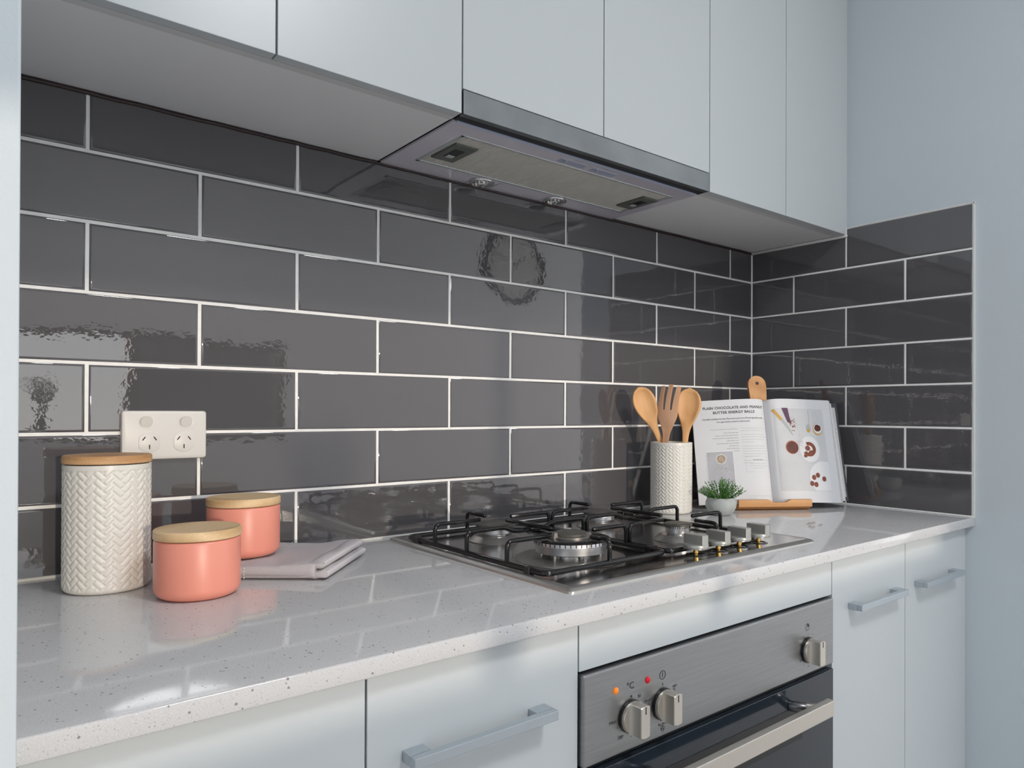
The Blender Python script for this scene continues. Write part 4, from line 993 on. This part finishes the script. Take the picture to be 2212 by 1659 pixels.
ring2d(bm, .1000, .1290, .0095, .0185, R3, 30, math.radians(-115), math.radians(150)); disc2d(bm, .0960, .1270, .0068, R4, 18, jit=.08); disc2d(bm, .1050, .1390, .0078, R4, 18, jit=.08); disc2d(bm, .0885, .1460, .0050, R4, 14, 1.0, .1)
for x, y in ((.1045, .2000), (.1155, .1945), (.1320, .2035), (.0975, .2150), (.1085, .2175)): disc2d(bm, x, y, .0056, R4, 18, 1.15, .04)
for i in range(60): disc2d(bm, .0785 + random.gauss(0, .0045), .113 + random.gauss(0, .011), .00055, R3, 4)
for i in range(34): disc2d(bm, .0610 + random.gauss(0, .0050) + (i % 5) * .0004, .0640 + random.gauss(0, .0065), random.uniform(.0007, .0018), R4, 5, jit=.3)
obj('printed_chocolate', bm, M['p_brown'], rp_)['kind'] = 'stuff'
bm = bmesh.new(); band2d(bm, [(.0370, .0240), (.0440, .0460), (.0490, .0610)], [(.0530, .0240), (.0560, .0480), (.0600, .0640)], R3); obj('printed_wrapper', bm, M['p_purple'], rp_)
bm = bmesh.new(); band2d(bm, [(.0115, .0290), (.0315, .0570)], [(.0185, .0265), (.0375, .0520)], R3); disc2d(bm, .1295, .0775, .0132, R2, 24, 1.15); disc2d(bm, .1040, .0810, .0042, R4, 16, 1.2); obj('printed_yellow', bm, M['p_yellow'], rp_)['kind'] = 'stuff'
bm = bmesh.new(); band2d(bm, [(.0325, .0560), (.0450, .0740), (.0608, .0958)], [(.0372, .0520), (.0520, .0710), (.0612, .0962)], R3, 10)
disc2d(bm, .1045, .0760, .0062, R3, 20, 1.7); rect2d(bm, .1075, .1088, .0300, .0680, R3, ny=3); obj('printed_cutlery', bm, M['p_steel'], rp_)['kind'] = 'stuff'

# ------------------------------------------------------------------ potted plant
t = thing('potted_plant', 'small green plant in a round grey concrete pot beside the book', 'plant', loc=(-.4116, -.2052, ZC))
obj('pot', L([(0, .0005), (.0185, .0), (.0215, .0012), (.0290, .0080), (.0340, .0180), (.0352, .0240), (.0345, .0310), (.0315, .0375), (.0292, .0402), (.0280, .0405), (.0268, .0398), (.0275, .034)], 56), M['pot'], t, smooth=True)
obj('soil', L([(.0278, .0350), (.014, .0375), (0, .0385)], 32), M['soil'], t, smooth=True)
random.seed(11)
def leaf(bm, p, d, up, ln, wd):
    s = d.cross(up).normalized() * wd; q = [p, p + d * ln * .45 + s, p + d * ln, p + d * ln * .45 - s]
    bm.faces.new([bm.verts.new(v) for v in q])
for ci in range(96):
    ang = random.uniform(0, 2 * PI); lean = random.uniform(0, 1.0) ** .7 * 1.15; ln = random.uniform(.032, .046) * (1.08 - .22 * lean)
    base = V3((.019 * (lean / 1.15) * math.cos(ang), .019 * (lean / 1.15) * math.sin(ang), .0355))
    d0 = V3((math.cos(ang) * math.sin(lean), math.sin(ang) * math.sin(lean), math.cos(lean))); pts = []
    for k in range(6): q_ = k / 5; pts.append(base + d0 * ln * q_ + V3((math.cos(ang), math.sin(ang), .8)) * .004 * q_ * q_)
    bm = bmesh.new(); tube(bm, pts, .0004, 4, cap=False)
    for k in range(34):
        q_ = random.uniform(.05, 1.0) ** .8; i = min(4, int(q_ * 5)); p = pts[i].lerp(pts[i + 1], q_ * 5 - i); dv = V3((random.gauss(0, 1), random.gauss(0, 1), random.gauss(.4, .8))).normalized()
        leaf(bm, p, dv, V3((random.random() - .5, random.random() - .5, random.random())), random.uniform(.0024, .0044), random.uniform(.0008, .0014))
    obj('sprig', bm, M['leaf'] if ci % 3 else M['leaf_light'], t)

# ------------------------------------------------------------------ things behind the camera, seen mirrored in the tiles
t = thing('wall_clock', 'large round wall clock with dark rim on the opposite wall, seen mirrored in the tiles', 'clock', loc=(1.51, YO, 2.24), rotz=PI)
R_ = .285
obj('clock_rim', L([(R_ - .045, .0), (R_ - .045, .014), (R_ - .03, .022), (R_, .018), (R_, .0)], 64, axis='Y'), M['clock_rim'], t, smooth=True)
obj('dial', L([(0, .006), (R_ - .044, .006), (R_ - .044, .0)], 64, axis='Y'), M['clock'], t)
bm = bmesh.new()
for i in range(12):
    a = 2 * PI * i / 12; c_, s_ = math.cos(a), math.sin(a); d = V3((s_, 0, c_)); n_ = V3((c_, 0, -s_))
    q = [bm.verts.new(d * r + n_ * k + V3((0, -.0072, 0))) for r, k in ((.185, -.008), (.222, -.008), (.222, .008), (.185, .008))]; bm.faces.new(q)
obj('hour_marks', bm, M['clock_rim'], t)['kind'] = 'stuff'
for an, ln, wd in ((305, .12, .008), (60, .17, .006)):
    a = math.radians(an); d = V3((math.sin(a), 0, math.cos(a))); n_ = V3((math.cos(a), 0, -math.sin(a))); bm = bmesh.new(); q = [bm.verts.new(d * r + n_ * k + V3((0, -.009, 0))) for r, k in ((-.03, -wd), (ln, -wd * .4), (ln, wd * .4), (-.03, wd))]; bm.faces.new(q); obj('clock_hand', bm, M['clock_rim'], t)

t = thing('vase', 'dark vase of dried branches on the window sill opposite, seen mirrored in the tiles', 'vase', loc=(-1.40, YO - .045, WZ0 + .03))
obj('vase_body', L([(0, 0), (.020, 0), (.030, .025), (.032, .06), (.020, .10), (.012, .125), (.015, .14)], 32), M['vase'], t, smooth=True)
random.seed(5); bm = bmesh.new()
for i in range(26):
    a = random.uniform(0, 2 * PI); ln = random.uniform(.10, .20); sp = random.uniform(.2, 1)
    tip = V3((math.cos(a) * .10 * sp, math.sin(a) * .030 * sp, .13 + ln)); tube(bm, [(0, 0, .12), tuple(tip * .5 + V3((0, 0, .075))), tuple(tip)], .0014, 4, cap=False)
    for k in range(9):
        p = V3((0, 0, .12)).lerp(tip, random.uniform(.35, 1)); leaf(bm, p, V3((random.gauss(0, 1), random.gauss(0, .4), random.gauss(.3, 1))).normalized(), V3((random.random(), random.random(), random.random())), random.uniform(.012, .026), .005)
o = obj('dried_branches', bm, M['stem'], t); o['kind'] = 'stuff'
